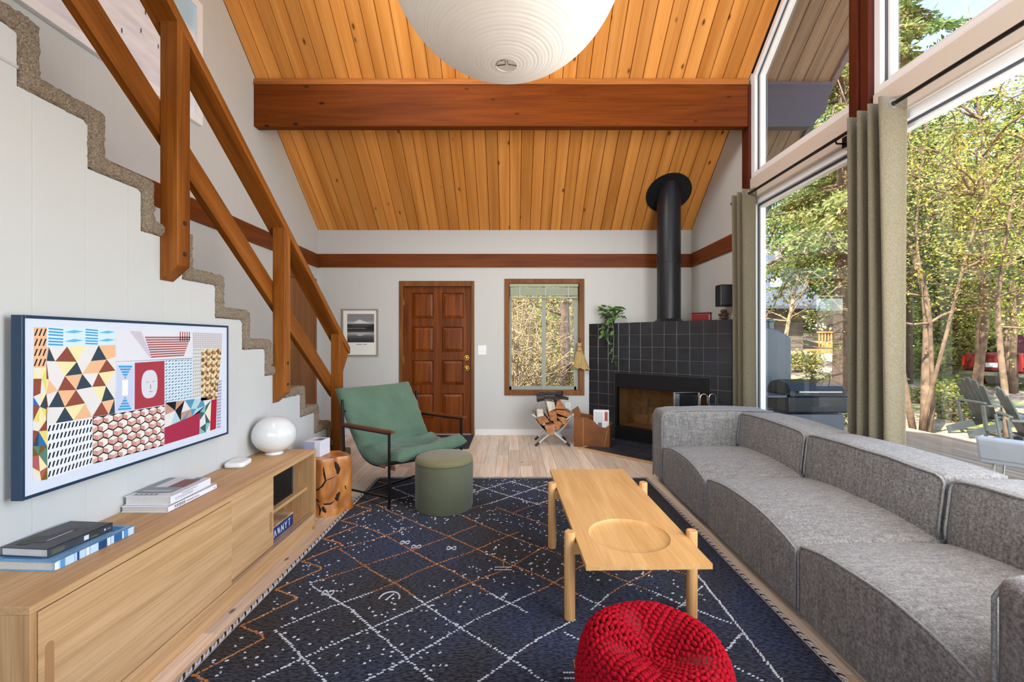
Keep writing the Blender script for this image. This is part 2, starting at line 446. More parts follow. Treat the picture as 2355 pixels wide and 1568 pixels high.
# right wall round the tall glazing
m = MB()
m.prism([(4.70, 0), (YB, 0), (YB, EAVE), (4.70, roofz(4.70))], 'x', XR, XR + .15)
m.box(XR, XR + .15, YF, 4.70, 0, 0.42)
m.prism([(YF, .42), (-1.1, .42), (-1.1, roofz(-1.1)), (YF, roofz(YF))], 'x', XR, XR + .15)
struct(m.build('wall_right', W['wall_y']))
m = MB(); m.box(XR - .015, XR + .13, -1.1, 3.10, 2.77, 3.00); m.box(XR - .015, XR + .13, 3.27, 4.70, 2.77, 3.00)
struct(m.build('trim_1', W['beige'], bevel=.004))
# bands of brown trim round the room
def flat_trim(n, mb, mat):
    return struct(mb.build('trim_%d' % n, mat, bevel=.003))
m = MB(); m.box(XL, XR, YB - .022, YB, 2.335, 2.52); flat_trim(2, m, W['trim_x'])
m = MB(); m.box(XL, XL + .022, 1.0, YB - .022, 2.325, 2.51); flat_trim(3, m, W['trim_y'])
m = MB(); m.box(XR - .022, XR, 4.84, YB - .022, 2.335, 2.52); flat_trim(4, m, W['trim_y'])
m = MB(); m.box(XR - .03, XR, 4.70, 4.835, 0, roofz(4.83) - .01); flat_trim(5, m, W['post_red'])
m = MB(); m.box(XR - .05, XR + .15, 3.195, 3.275, 0, roofz(3.2) - .02); flat_trim(6, m, W['post_red'])
m = MB(); m.box(XR - .035, XR + .15, 3.115, 3.19, 0, roofz(3.2) - .02); flat_trim(7, m, W['post_red'])
m = MB(); m.box(DX1 + .04, 1.02, YB - .014, YB, 0, .085); struct(m.build('baseboard_back', W['white'], bevel=.004))
m = MB(); m.box(XL, DX0 - .04, YB - .014, YB, 0, .085); struct(m.build('baseboard_back', W['white'], bevel=.004))

# ceiling: roof deck with a plank lining on the slope above the back wall
th = math.atan(SLOPE); CL = (YB - RIDGE) / math.cos(th)
def deck(y):
    return roofz(y) + 0.02
m = MB()
m.prism([(YB + .75, EAVE - .75 * SLOPE + .02), (RIDGE, deck(RIDGE)), (YF - .5, deck(YF - .5)), (YF - .5, deck(YF - .5) + .2), (RIDGE, deck(RIDGE) + .2), (YB + .75, EAVE - .75 * SLOPE + .22)], 'x', XL - .4, 3.40)
ceiling = struct(m.build('ceiling', W['groove']))
NB = 37; BW = (XR - XL) / NB
def board_mesh(name, wd, L, mat, gap=0.006):
    me = bpy.data.meshes.new(name); w2 = wd / 2; w1 = w2 - gap; t = 0.019; b = .009
    # profile in x,z (bottom face down), chamfered long edges; runs along +y from 0 to L
    prof = [(-w2 + .0014, t), (-w2 + .0014, b + .002), (-w1, 0), (w1, 0), (w2 - .0014, b + .002), (w2 - .0014, t)]
    vs = [(p[0], 0, p[1]) for p in prof] + [(p[0], L, p[1]) for p in prof]; n = 6
    fs = [(i, i + 1, n + i + 1, n + i) for i in range(n - 1)] + [(5, 4, 3, 2, 1, 0), (6, 7, 8, 9, 10, 11)]
    me.from_pydata(vs, [], fs); me.materials.append(mat); return me
bme = board_mesh('ceiling_plank', BW, CL, W['cedar'])
for i in range(NB):
    o = bpy.data.objects.new('ceiling_plank', bme); C.objects.link(o); o.parent = ceiling
    # local +y runs up the slope towards the ridge (towards -Y)
    o.rotation_euler = (0, 0, PI); o.rotation_euler = Euler((th, 0, PI)).to_matrix().to_euler()
    o.location = (XL + BW * (i + .5), YB, EAVE)
W['soffit'] = wood('soffit_boards', c(112, 98, 86), c(134, 120, 106), 'y', 10, .6, .7, rnd=.08)
ov = struct(MB().box(3.36, 3.405, 0, .01, 5.0, 5.01).build('roof_overhang', W['soffit']))
fa = MB(); ya, yb_ = YB + .75, RIDGE
fa.prism([(ya, roofz(ya) - .05), (yb_, roofz(yb_) - .05), (yb_, roofz(yb_) + .22), (ya, roofz(ya) + .22)], 'x', 3.36, 3.41)
fa.build('fascia_board', plain('fascia_paint', c(84, 88, 100), .6), ov)
SB = 0.142; sme = board_mesh('soffit_plank', SB, CL + .9, W['soffit'], .006)
for i in range(5):
    o = bpy.data.objects.new('soffit_plank', sme); C.objects.link(o); o.parent = ov
    o.rotation_euler = Euler((th, 0, PI)).to_matrix().to_euler()
    yy = YB + .70; o.location = (2.65 + SB * (i + .5), yy, roofz(yy))
m = MB(); m.prism([(2.66, 3.55), (3.12, 3.55), (3.28, 3.72), (3.33, 3.95), (3.33, 4.02), (2.66, 4.02)], 'y', 4.70, 4.80)
m.build('beam_end', plain('beam_grey', c(62, 60, 66), .6), ov)

# the big beam
beam = thing('ceiling_beam', 'long dark brown wooden beam crossing under the plank ceiling', 'beam', (0, 4.75, 3.55))
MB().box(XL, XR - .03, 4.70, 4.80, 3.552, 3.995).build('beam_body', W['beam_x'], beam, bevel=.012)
MB().prism([(4.688, 3.985), (4.70, 3.985), (4.80, 3.985), (4.80, 4.02), (4.735, 4.068), (4.70, 4.05)], 'x', XL, XR - .03).build('top_strip', W['strip_lit_x'], beam, bevel=.002, label='strip along the top of the beam with its brighter light painted in')

# ---------------------------------------------------------------- windows
def inset(poly, d):
    n = len(poly); out = []
    area = sum(poly[i][0] * poly[(i + 1) % n][1] - poly[(i + 1) % n][0] * poly[i][1] for i in range(n))
    sg = 1 if area > 0 else -1
    for i in range(n):
        p0, p1, p2 = Vector(poly[i - 1]), Vector(poly[i]), Vector(poly[(i + 1) % n])
        e1 = (p1 - p0).normalized(); e2 = (p2 - p1).normalized()
        n1 = Vector((-e1.y, e1.x)) * sg; n2 = Vector((-e2.y, e2.x)) * sg
        k = (n1 + n2); k = k / (1 + n1.dot(n2))
        out.append((p1.x + k.x * d, p1.y + k.y * d))
    return out
def frame_x(mb, poly, wd, x0, x1):
    """ring of width wd between poly and its inset, extruded along x"""
    q = inset(poly, wd); n = len(poly)
    vs = [(x0, *p) for p in poly] + [(x0, *p) for p in q] + [(x1, *p) for p in poly] + [(x1, *p) for p in q]
    fs = []
    for i in range(n):
        j = (i + 1) % n
        fs += [(i, j, n + j, n + i), (2 * n + i, 3 * n + i, 3 * n + j, 2 * n + j), (i, 2 * n + i, 2 * n + j, j), (n + i, n + j, 3 * n + j, 3 * n + i)]
    mb.add(vs, fs); return q
W['gasket'] = plain('grey_gasket', c(78, 82, 88), .6)
def side_window(n, poly):
    m = MB(); q = frame_x(m, poly, .055, XR + .005, XR + .12)
    fr = struct(m.build('window_%d' % n, W['vinyl'], bevel=.004))
    m = MB(); q2 = frame_x(m, q, .012, XR + .035, XR + .10); m.build('gasket', W['gasket'], fr)
    m = MB(); q3 = frame_x(m, q2, .028, XR + .045, XR + .095); m.build('sash', W['vinyl'], fr, bevel=.003)
    m = MB(); m.prism(inset(q3, -.004), 'x', XR + .068, XR + .074); m.build('glass_pane', W['glass'], fr)
    return fr
side_window(2, [(3.275, .42), (4.70, .42), (4.70, 2.77), (3.275, 2.77)])
side_window(3, [(3.275, 3.0), (4.70, 3.0), (4.70, roofz(4.70) - .03), (3.275, roofz(3.275) - .03)])
side_window(4, [(1.10, .42), (3.115, .42), (3.115, 2.77), (1.10, 2.77)])
side_window(5, [(1.10, 3.0), (3.115, 3.0), (3.115, roofz(3.115) - .03), (RIDGE, roofz(RIDGE) - .03), (1.10, roofz(1.10) - .03)])
m = MB(); m.box(XR - .03, XR + .15, 0.98, 1.10, 0, roofz(1.0)); flat_trim(8, m, W['post_red'])

# back window
W['sash_green'] = plain('grey_green_sash', c(150, 154, 140), .5)
W['casing'] = wood('casing_wood', c(112, 66, 28), c(142, 90, 46), 'z', 14, .8, .5, rnd=.03)
m = MB()
for a in ((WX0 - .045, WX0 + .02, YB - .02, YB + .10, WZ0 - .045, WZ1 + .045), (WX1 - .02, WX1 + .05, YB - .02, YB + .10, WZ0 - .045, WZ1 + .045),
          (WX0 + .02, WX1 - .02, YB - .02, YB + .10, WZ1 - .02, WZ1 + .045), (WX0 + .02, WX1 - .02, YB - .02, YB + .10, WZ0 - .045, WZ0 + .025)):
    m.box(*a)
w1 = struct(m.build('window_1', W['casing'], bevel=.004))
gx0, gx1, gz0, gz1 = WX0 + .02, WX1 - .05, WZ0 + .025, WZ1 - .02
m = MB(); ys0, ys1 = YB + .05, YB + .09
m.box(gx0, gx0 + .035, ys0, ys1, gz0, gz1); m.box(gx1 - .035, gx1 + .03, ys0, ys1, gz0, gz1)
m.box(gx0, gx1, ys0, ys1, gz0, gz0 + .05); m.box(gx0, gx1, ys0, ys1, gz1 - .04, gz1)
m.build('sash', W['sash_green'], w1, bevel=.003)
m = MB(); xm = .447; m.box(xm - .028, xm + .028, ys0 - .015, ys1, gz0, gz1); m.build('mullion', W['sash_green'], w1, bevel=.003)
MB().box(gx0 + .03, xm, YB + .068, YB + .073, gz0 + .04, gz1 - .03).build('glass_pane', W['glass'], w1)
MB().box(xm, gx1 - .03, YB + .076, YB + .081, gz0 + .04, gz1 - .03).build('glass_pane', W['glass'], w1)
W['blind'] = plain('pale_green_blind', c(166, 172, 148), .6)
bl = thing('window_blind', 'pale green venetian blind pulled up at the back window', 'blind', (.45, YB + .02, 2.10))
MB().box(gx0 + .005, gx1 + .02, YB + .0, YB + .045, 2.065, 2.108).build('headrail', W['blind'], bl, bevel=.004)
for k in range(9):
    z = 2.05 - k * .0125
    MB().box(gx0 + .012 + random.uniform(0, .01), gx1 + .008, YB + .003, YB + .04, z - .0052, z + .0052).build('slat', W['blind'], bl)
MB().box(gx0 + .012, gx1 + .01, YB + .002, YB + .042, 1.905, 1.93).build('bottom_rail', W['blind'], bl, bevel=.003)
for xx in (gx0 + .15, xm + .02, gx1 - .12):
    MB().tube([(xx, YB + .001, 2.07), (xx, YB + .001, 1.92)], .003, 6).build('ladder_cord', W['white'], bl)

# front door
W['casing_z'] = W['casing']
m = MB()
m.box(DX0 - .025, DX0 + .03, YB - .018, YB + .11, 0, DZ + .045); m.box(DX1 - .012, DX1 + .03, YB - .018, YB + .11, 0, DZ + .045)
m.box(DX0 + .03, DX1 - .012, YB - .018, YB + .11, DZ - .03, DZ + .045)
d1 = struct(m.build('door_1', W['casing'], bevel=.004))
sx0, sx1, sz0, sz1 = DX0 + .032, DX1 - .014, .02, DZ - .032
cols = [(-1.394, -1.100), (-.978, -.680)]; rows = [(1.625, 1.983), (1.158, 1.51), (.698, 1.043), (.225, .577)]
m = MB(); ya, yb_ = YB + .030, YB + .07
xs = [sx0, cols[0][0], cols[0][1], cols[1][0], cols[1][1], sx1]
for i in (0, 2, 4): m.box(xs[i], xs[i + 1], ya, yb_, sz0, sz1)
zs = [sz1, rows[0][1]], [rows[0][0], rows[1][1]], [rows[1][0], rows[2][1]], [rows[2][0], rows[3][1]], [rows[3][0], sz0]
for a, b in zs:
    for (p, q) in cols: m.box(p, q, ya, yb_, b, a)
m.build('door_slab', W['door'], d1)
for (p, q) in cols:
    for (a, b) in rows:
        g = MB(); d = .045
        vs = [(p, yb_ - .012, a), (q, yb_ - .012, a), (q, yb_ - .012, b), (p, yb_ - .012, b)]
        ins = [(p + d, ya + .006, a + d), (q - d, ya + .006, a + d), (q - d, ya + .006, b - d), (p + d, ya + .006, b - d)]
        lip = [(p + .012, ya + .022, a + .012), (q - .012, ya + .022, a + .012), (q - .012, ya + .022, b - .012), (p + .012, ya + .022, b - .012)]
        vs = vs + lip + ins
        fs = [(8, 9, 10, 11)] + [(i, (i + 1) % 4, 4 + (i + 1) % 4, 4 + i) for i in range(4)] + [(4 + i, 4 + (i + 1) % 4, 8 + (i + 1) % 4, 8 + i) for i in range(4)]
        g.add(vs, fs); g.build('door_panel', W['door'], d1)
for z, r in ((1.075, .03), (.93, .032)):
    k = MB(); R = Matrix.Rotation(PI / 2, 3, 'X')
    k.tube([(-.633, ya, z), (-.633, ya - .012, z)], r + .004, 20); k.tube([(-.633, ya - .01, z), (-.633, ya - .04, z)], .012, 14)
    k.sphere((-.633, ya - .05, z), r * .9, 16, 10, (1, .75, 1)); k.build('door_knob' if r > .031 else 'deadbolt', W['brass'], d1, smooth=35)
for z in (1.85, 1.05, .3):
    MB().box(sx0 - .012, sx0 + .008, ya - .012, ya + .004, z - .045, z + .045).build('hinge', W['brass'], d1)
MB().box(sx0, sx1, YB + .0, YB + .1, -.005, .02).build('threshold', W['alu'], d1)

# plain wooden door in the left wall behind the stairs
m = MB(); m.box(XL, XL + .025, 5.20, 5.27, 0, 2.16); m.box(XL, XL + .025, 6.10, 6.17, 0, 2.16); m.box(XL, XL + .025, 5.27, 6.10, 2.09, 2.16)
d2 = struct(m.build('door_2', W['trim_z'], bevel=.003))
MB().box(XL, XL + .018, 5.275, 6.095, .01, 2.085).build('door_slab', wood('hall_door', c(120, 74, 34), c(148, 96, 48), 'z', 9, .6, .45, rnd=.02), d2)

# ---------------------------------------------------------------- staircase
ND, NZ, RUN, RISE = 4.263, 0.565, 0.2623, 0.1894
pts = []
K0, K1 = -2, 14
for k in range(K0, K1):
    dk = ND - RUN * k; zk = NZ + RISE * k
    pts += [(dk, max(0, zk - RISE)), (dk, zk)]
pts.append((ND - RUN * K1, NZ + RISE * (K1 - 1)))
OFF = .068
low = [(y - OFF, z - OFF) for y, z in pts]
wallp = [(low[0][0], 0)] + [(y, max(0, z)) for y, z in low[1:]] + [(YF, low[-1][1]), (YF, 0)]
m = MB(); m.prism(wallp, 'x', XL + .001, XS)
struct(m.build('wall_stair', W['wall_y']))
m = MB(); m.box(XS, XS + .004, -1.0, 1.575, 2.262, 2.272); struct(m.build('trim_9', plain('seam_grey', c(186, 186, 184), .6)))
W['carpet'] = plain('beige_carpet', c(150, 134, 116), .95, 0, .5, 160, .9, 240, spec=.1)
st = thing('staircase', 'white staircase covered in shaggy beige carpet climbing along the left wall', 'staircase', (-2.2, 4.8, 0))
bandp = pts + list(reversed([(y, max(-.0, z)) for y, z in low]))
bandp[0] = (pts[0][0], 0.0)
cm = MB(); cm.prism(bandp, 'x', XL + .004, XS + .022)
co = cm.build('stair_carpet', W['carpet'], st, smooth=True, label='shaggy beige stair carpet')
bv = co.modifiers.new('round', 'BEVEL'); bv.width = .02; bv.segments = 2; bv.limit_method = 'ANGLE'
rm = co.modifiers.new('remesh', 'REMESH'); rm.mode = 'VOXEL'; rm.voxel_size = .011
tx = bpy.data.textures.new('carpet_clouds', 'CLOUDS'); tx.noise_scale = .016; tx.noise_depth = 1
dp = co.modifiers.new('pile', 'DISPLACE'); dp.texture = tx; dp.strength = .02; dp.mid_level = .5; dp.texture_coords = 'LOCAL'
co.modifiers.new('sm', 'SMOOTH').iterations = 1

rail = thing('stair_railing', 'dark stained timber stair railing with bolted posts', 'railing', (XS + .05, 4.3, 0))
X0, X1 = XS + .001, XS + .087
W_BOT, W_TOP = 3.168, 3.232
def zr(wc, y): return CAMZ + wc - .722 * y
for y0 in (2.21, 3.25, 4.294):
    y1 = y0 + .088; zb = NZ + RISE * (ND - y0) / RUN - .438
    low_post = zb < .2
    zb = 0.0 if low_post else zb
    a, b = (zr(W_BOT, y0), zr(W_BOT, y1))
    vs = [(X0, y0, zb), (X1, y0, zb + (0 if low_post else .075)), (X1, y1, zb + (0 if low_post else .075)), (X0, y1, zb),
          (X0, y0, a), (X1, y0, a), (X1, y1, b), (X0, y1, b)]
    p = MB().add(vs, [(0, 3, 2, 1), (4, 5, 6, 7), (0, 1, 5, 4), (1, 2, 6, 5), (2, 3, 7, 6), (3, 0, 4, 7)]).build('post', W['rail_z'], rail, bevel=.003)
    if not low_post:
        for dz in (.115, .27):
            bo = MB(); bo.tube([(X1 - .002, (y0 + y1) / 2 + .005, zb + .02 + dz), (X1 + .0025, (y0 + y1) / 2 + .005, zb + .02 + dz)], .012, 14)
            bo.add([], []); o = bo.build('bolt', W['groove'], None, smooth=35)
            o.data.transform(Matrix.Translation(-rail.location)); o.parent = p
YE = 4.57
def sloped(x0, x1, wb, wt, ya, yb):
    return MB().prism([(ya, zr(wb, ya)), (yb, zr(wb, yb)), (yb, zr(wt, yb)), (ya, zr(wt, ya))], 'x', x0, x1)
def along_slope(o):                      # turn the board's own axis along the slope so the grain follows it
    a_ = math.atan(.722); o.data.transform(Matrix.Rotation(a_, 4, 'X')); o.rotation_euler = (-a_, 0, 0)
along_slope(sloped(-1.775, -1.642, W_BOT + .001, W_TOP, .55, YE).build('handrail', W['rail_y'], rail, bevel=.004))
along_slope(sloped(-1.772, -1.7305, 2.615, 2.785, .55, 4.375).build('mid_rail', W['rail_y'], rail, bevel=.003))
MB().prism([(4.384, zr(W_BOT, 4.384)), (YE - .005, zr(W_BOT, YE - .005)), (YE - .02, zr(W_BOT, YE) - .02), (4.384, zr(W_BOT, YE) - .22)], 'x', -1.725, -1.66).build('end_bracket', W['rail_z'], rail, bevel=.003)
# ---------------------------------------------------------------- corner fireplace
FP = Vector((1.07, YB, 0)); FW = (XR - 1.07) * math.sqrt(2)
fp = thing('fireplace', 'corner fireplace clad in glossy black square tiles with glass doors', 'fireplace', FP, -PI / 4)
FH = 1.55; fx0, fx1, fzt = .43, 1.649, .895
gm = MB()
gm.prism([(0.0, 0.012), (FW, 0.012), (FW / 2, FW / 2 - .005)], 'z', FH - .03, FH - .004)
gm.box(.012, fx0, .0032, .05, 0, FH - .03); gm.box(fx1, FW - .012, .0032, .05, 0, FH - .03); gm.box(fx0, fx1, .0032, .05, fzt, FH - .004); gm.box(.012, fx0, .0032, .05, FH - .03, FH - .004); gm.box(fx1, FW - .012, .0032, .05, FH - .03, FH - .004)
gm.build('surround', W['grout'], fp, local=True)
TS = .1585; tcache = {}
def tile(wd, ht):
    k = (round(wd, 3), round(ht, 3))
    if k not in tcache:
        t = MB(); g = .0022; b = .003
        x0, x1, z0, z1 = g, wd - g, g, ht - g
        vs = [(x0, .012, z0), (x1, .012, z0), (x1, .012, z1), (x0, .012, z1), (x0, b, z0), (x1, b, z0), (x1, b, z1), (x0, b, z1),
              (x0 + b, 0, z0 + b), (x1 - b, 0, z0 + b), (x1 - b, 0, z1 - b), (x0 + b, 0, z1 - b)]
        me = bpy.data.meshes.new('tile')
        me.from_pydata(vs, [], [(0, 1, 5, 4), (1, 2, 6, 5), (2, 3, 7, 6), (3, 0, 4, 7), (4, 5, 9, 8), (5, 6, 10, 9), (6, 7, 11, 10), (7, 4, 8, 11), (8, 9, 10, 11)])
        me.materials.append(W['tile']); tcache[k] = me
    return tcache[k]
nx = int(math.ceil(FW / TS))
for r in range(10):
    z1 = FH - r * TS; z0 = max(0, z1 - TS)
    if z1 - z0 < .02: continue
    for i in range(nx):
        x0 = i * TS; x1 = min(FW - .012, x0 + TS)
        if x1 - x0 < .02: continue
        spans = [(x0, x1, z0, z1)]
        if z0 < fzt and x1 > fx0 and x0 < fx1:
            spans = []
            if x0 < fx0 - .02: spans.append((x0, fx0, z0, z1))
            if x1 > fx1 + .02: spans.append((fx1, x1, z0, z1))
            if z1 > fzt + .02:
                spans.append((max(x0, fx0), min(x1, fx1), fzt, z1))
        for (a, b, p, q) in spans:
            if b - a < .02 or q - p < .02: continue
            o = bpy.data.objects.new('tile', tile(b - a, q - p)); C.objects.link(o); o.parent = fp
            o.location = (a, random.uniform(-.0006, .0006), p)
            o.rotation_euler = (random.uniform(-.004, .004), 0, random.uniform(-.004, .004))
m = MB(); gx0, gx1, gz0, gz1 = fx0 + .035, fx1 - .035, .20, .715
m.box(fx0, fx1, -.03, .03, gz1, fzt); m.box(fx0, gx0, -.03, .03, 0.02, gz1); m.box(gx1, fx1, -.03, .03, 0.02, gz1); m.box(gx0, gx1, -.03, .03, 0.02, gz0)
ff = m.build('firebox_frame', W['iron'], fp, local=True, bevel=.004)
MB().box(gx0, gx1, -.036, -.03, gz1 - .012, gz1 + .004).build('door_rail', W['blackmetal'], ff, local=True)
m = MB(); m.box(fx0 - .004, fx0 + .012, -.036, -.028, .02, fzt + .004); m.box(fx0, fx1, -.036, -.028, fzt - .008, fzt + .004); m.box(fx0, fx1, -.036, -.028, .02, .032)
m.build('edge_moulding', plain('moulding_grey', c(70, 70, 74), .35, .6), ff, local=True)
xm_ = (gx0 + gx1) / 2
gd = glass('smoked_glass', (.86, .80, .72, 1), .9)
for a, b in ((gx0, xm_ - .004), (xm_ + .004, gx1)):
    MB().box(a, b, -.012, -.006, gz0, gz1).build('glass_door', gd, fp, local=True)
fb = plain('firebrick', c(206, 176, 142), .9, 0, .25, 5)
m = MB(); m.box(gx0 - .02, gx1 + .02, .44, .46, .1, .8); m.box(gx0 - .03, gx0 - .01, .05, .45, .1, .8); m.box(gx1 + .01, gx1 + .03, .05, .45, .1, .8); m.box(gx0, gx1, .04, .45, .16, .19)
m.box(gx0, gx1, .04, .45, .78, .80)
m.build('firebox_lining', fb, fp, local=True)
bm_ = plain('firebox_brick', c(196, 164, 130), .9, 0, .2, 9)
for r in range(5):
    for i in range(6):
        x0 = gx0 + i * .2 - (.1 if r % 2 else 0)
        a, b = max(gx0, x0 + .004), min(gx1, x0 + .196)
        if b - a < .02: continue
        MB().box(a, b, .428, .442, .2 + r * .11, .2 + r * .11 + .103).build('firebrick', bm_, fp, local=True)
# hearth
hearth = thing('hearth', 'dark slate tiled hearth on the floor before the black fireplace', 'hearth', FP, -PI / 4)
hx0, hx1, hy0 = .43, FW + .1, -.72
m = MB(); m.prism([(hx0, hy0), (FW + hy0 * 0 + .62, hy0), (FW + .0, 0), (hx0, -.001)], 'z', .001, .012); m.build('bed', W['grout'], hearth, local=True)
hs = .2
for i in range(9):
    for j in range(4):
        x0 = hx0 + i * hs; y0 = hy0 + j * hs; x1 = x0 + hs - .006; y1 = min(-.04, y0 + hs - .006)
        xr_limit = FW - .02 + min(0.6, -y1)   # stays inside the room corner
        x1 = min(x1, FW - .03 - y1 * .98)
        if x1 - x0 < .04 or y1 - y0 < .04: continue
        MB().box(x0, x1, y0, y1, .008, .02 + random.uniform(-.001, .001)).build('slate_tile', W['slate'], hearth, local=True, bevel=.003)
tm = wood('hearth_trim', c(196, 158, 112), c(222, 186, 142), 'x', 14, 1, .45, rnd=.03)
MB().box(hx0 - .035, FW + .6, hy0 - .035, hy0 - .002, .0, .021).build('edge_trim', tm, hearth, local=True, bevel=.003)
MB().box(hx0 - .035, hx0 - .002, hy0 - .002, -.03, .0, .021).build('edge_trim', tm, hearth, local=True, bevel=.003)

# flue
PX, PY = 2.02, 5.80; zc = roofz(PY)
fl = thing('stove_pipe', 'thick black flue pipe rising from the fireplace to the ceiling', 'stove pipe', (PX, PY, FH))
m = MB(); m.tube([(PX, PY, FH + .0), (PX, PY, zc + .25)], .147, 48, False); m.build('pipe', W['pipe'], fl, smooth=40)
for z in (2.32, ):
    MB().lathe([(.147, -.012), (.1495, -.01), (.1495, .01), (.147, .012)], 48, (PX, PY, z), cap=False).build('seam_band', W['pipe'], fl, smooth=30)
MB().lathe([(.185, 0), (.185, .008), (.16, .03), (.146, .045)], 48, (PX, PY, FH), cap=False).build('base_collar', W['pipe'], fl, smooth=30)
cp = MB(); R = Matrix.Rotation(-th, 3, 'X')
ringv = []
for rr, dz in ((.15, 0), (.27, 0), (.285, -.004), (.285, .016)):
    ringv.append([Vector((PX, PY, zc - .018)) + Matrix.Rotation(-th, 3, 'X') @ Vector((rr * math.cos(2 * PI * k / 48), rr * 1.0 * math.sin(2 * PI * k / 48), dz)) for k in range(48)])
vs = [p for r_ in ringv for p in r_]
cp.add(vs, [(i * 48 + k, i * 48 + (k + 1) % 48, (i + 1) * 48 + (k + 1) % 48, (i + 1) * 48 + k) for i in range(3) for k in range(48)])
cp.build('ceiling_plate', W['pipe'], fl, smooth=30)

# ---------------------------------------------------------------- things on the fireplace ledge and the wall beside it
pl = thing('trailing_plant', 'green and white pothos with a trailing vine on the fireplace ledge', 'plant', (1.33, 6.12, FH))
pot = MB(); pot.lathe([(.045, 0), (.06, .01), (.068, .09), (.072, .095), (.064, .097), (.06, .08)], 20, (1.33, 6.12, FH)); pot.build('pot', plain('dark_pot', c(44, 48, 44), .6), pl, smooth=40)
W['leaf_pothos'] = leafy('pothos_leaf', [(0.15, c(42, 74, 40)), (0.5, c(92, 138, 70)), (0.85, c(176, 198, 140))], .3, 9)
W['vine'] = plain('vine', c(140, 164, 110), .6)
lv = bpy.data.meshes.new('leaf')
lp = [(0, 0, 0), (.45, .32, .06), (.30, .0, -.02), (.5, -.0, -.01), (.45, -.32, .06), (.8, .22, 0), (.8, -.22, 0), (1.05, 0, -.08), (.12, .26, .04), (.12, -.26, .04)]
lv.from_pydata([(a, b, d) for a, b, d in lp], [], [(0, 8, 1, 2), (0, 2, 4, 9), (2, 1, 5, 3), (2, 3, 6, 4), (3, 5, 7), (3, 7, 6)])
lv.materials.append(W['leaf_pothos']); lv.polygons.foreach_set('use_smooth', [True] * len(lv.polygons))
def leaf(p, d, size, roll):
    o = bpy.data.objects.new('leaf', lv); C.objects.link(o); o.parent = pl
    q = Vector(d).to_track_quat('X', 'Z'); o.rotation_mode = 'QUATERNION'
    o.rotation_quaternion = q @ Euler((roll, 0, 0)).to_quaternion()
    o.location = Vector(p) - pl.location; o.scale = (size,) * 3
vines = [[(1.33, 6.10, 1.62), (1.32, 6.00, 1.62), (1.33, 5.93, 1.52), (1.34, 5.92, 1.36), (1.335, 5.92, 1.20), (1.33, 5.92, 1.08), (1.31, 5.92, 1.02)],
         [(1.32, 6.1, 1.62), (1.25, 6.02, 1.6), (1.20, 5.99, 1.50), (1.21, 5.99, 1.40), (1.24, 5.98, 1.36)],
         [(1.34, 6.1, 1.63), (1.42, 5.97, 1.66), (1.49, 5.88, 1.62)],
         [(1.33, 6.1, 1.62), (1.28, 5.98, 1.60), (1.27, 5.95, 1.48), (1.25, 5.95, 1.38), (1.27, 5.95, 1.30)]]
for vv in vines:
    MB().tube(vv, .0035, 6).build('vine', W['vine'], pl, smooth=True)
    for i in range(1, len(vv)):
        for s_ in range(3):
            p = Vector(vv[i - 1]).lerp(Vector(vv[i]), (s_ + .5) / 3)
            leaf(p, (random.uniform(-1, 1), random.uniform(-.8, -.1), random.uniform(-.9, .1)), random.uniform(.06, .095), random.uniform(-.6, .6))
for k in range(56):
    a = random.uniform(0, 2 * PI); e = random.uniform(.0, 1.2); rr = random.uniform(.02, .12)
    p = (1.34 + rr * math.cos(a) * 1.1, 6.08 + rr * math.sin(a) * .6, FH + .09 + rr * .2 + random.uniform(0, .11))
    leaf(p, (math.cos(a), math.sin(a) - .5, random.uniform(-.5, .5)), random.uniform(.065, .105), random.uniform(-.8, .8))

t = thing('storage_tin', 'small dark red tin box on the fireplace ledge', 'tin box', (2.285, 5.42, FH), math.radians(-38))
MB().box(-.105, .105, -.05, .05, 0, .085).build('tin_body', plain('red_tin', c(122, 34, 34), .3, .3), t, local=True, bevel=.01)
MB().box(-.109, .109, -.054, .054, .083, .104).build('lid', plain('tin_lid', c(74, 44, 44), .35, .3), t, local=True, bevel=.008)
t = thing('driftwood', 'dark gnarled driftwood pieces stacked on the fireplace ledge', 'driftwood', (2.40, 5.09, FH), 0)
dwm = plain('driftwood_bark', c(62, 42, 34), .85, 0, .4, 30, .6, 60)
for k, (dy, dz, ln, a) in enumerate(((0, .022, .17, .3), (.01, .06, .16, -.3), (.0, .095, .13, .5))):
    q = []
    for i in range(7):
        s_ = (i / 6 - .5) * ln; q.append((2.40 + s_ * math.cos(a) * .6 + random.uniform(-.006, .006), 5.09 + dy + s_ * math.sin(a) * .6 - s_ * .2, FH + dz + random.uniform(-.006, .006)))
    MB().tube(q, [.012, .02, .022, .018, .022, .019, .01], 9).build('branch', dwm, t, smooth=50)
t = thing('wall_speaker', 'black box speaker mounted on the right wall beside the curtain', 'speaker', (2.42, 5.1, 1.70))
MB().box(2.33, 2.499, 5.03, 5.17, 1.70, 1.945).build('cabinet', W['plastic_k'], t, bevel=.012)
MB().box(2.34, 2.494, 5.022, 5.03, 1.712, 1.933).build('grille', plain('speaker_grille', c(34, 36, 44), .7, 0, .2, 80, .3, 300), t, bevel=.004)

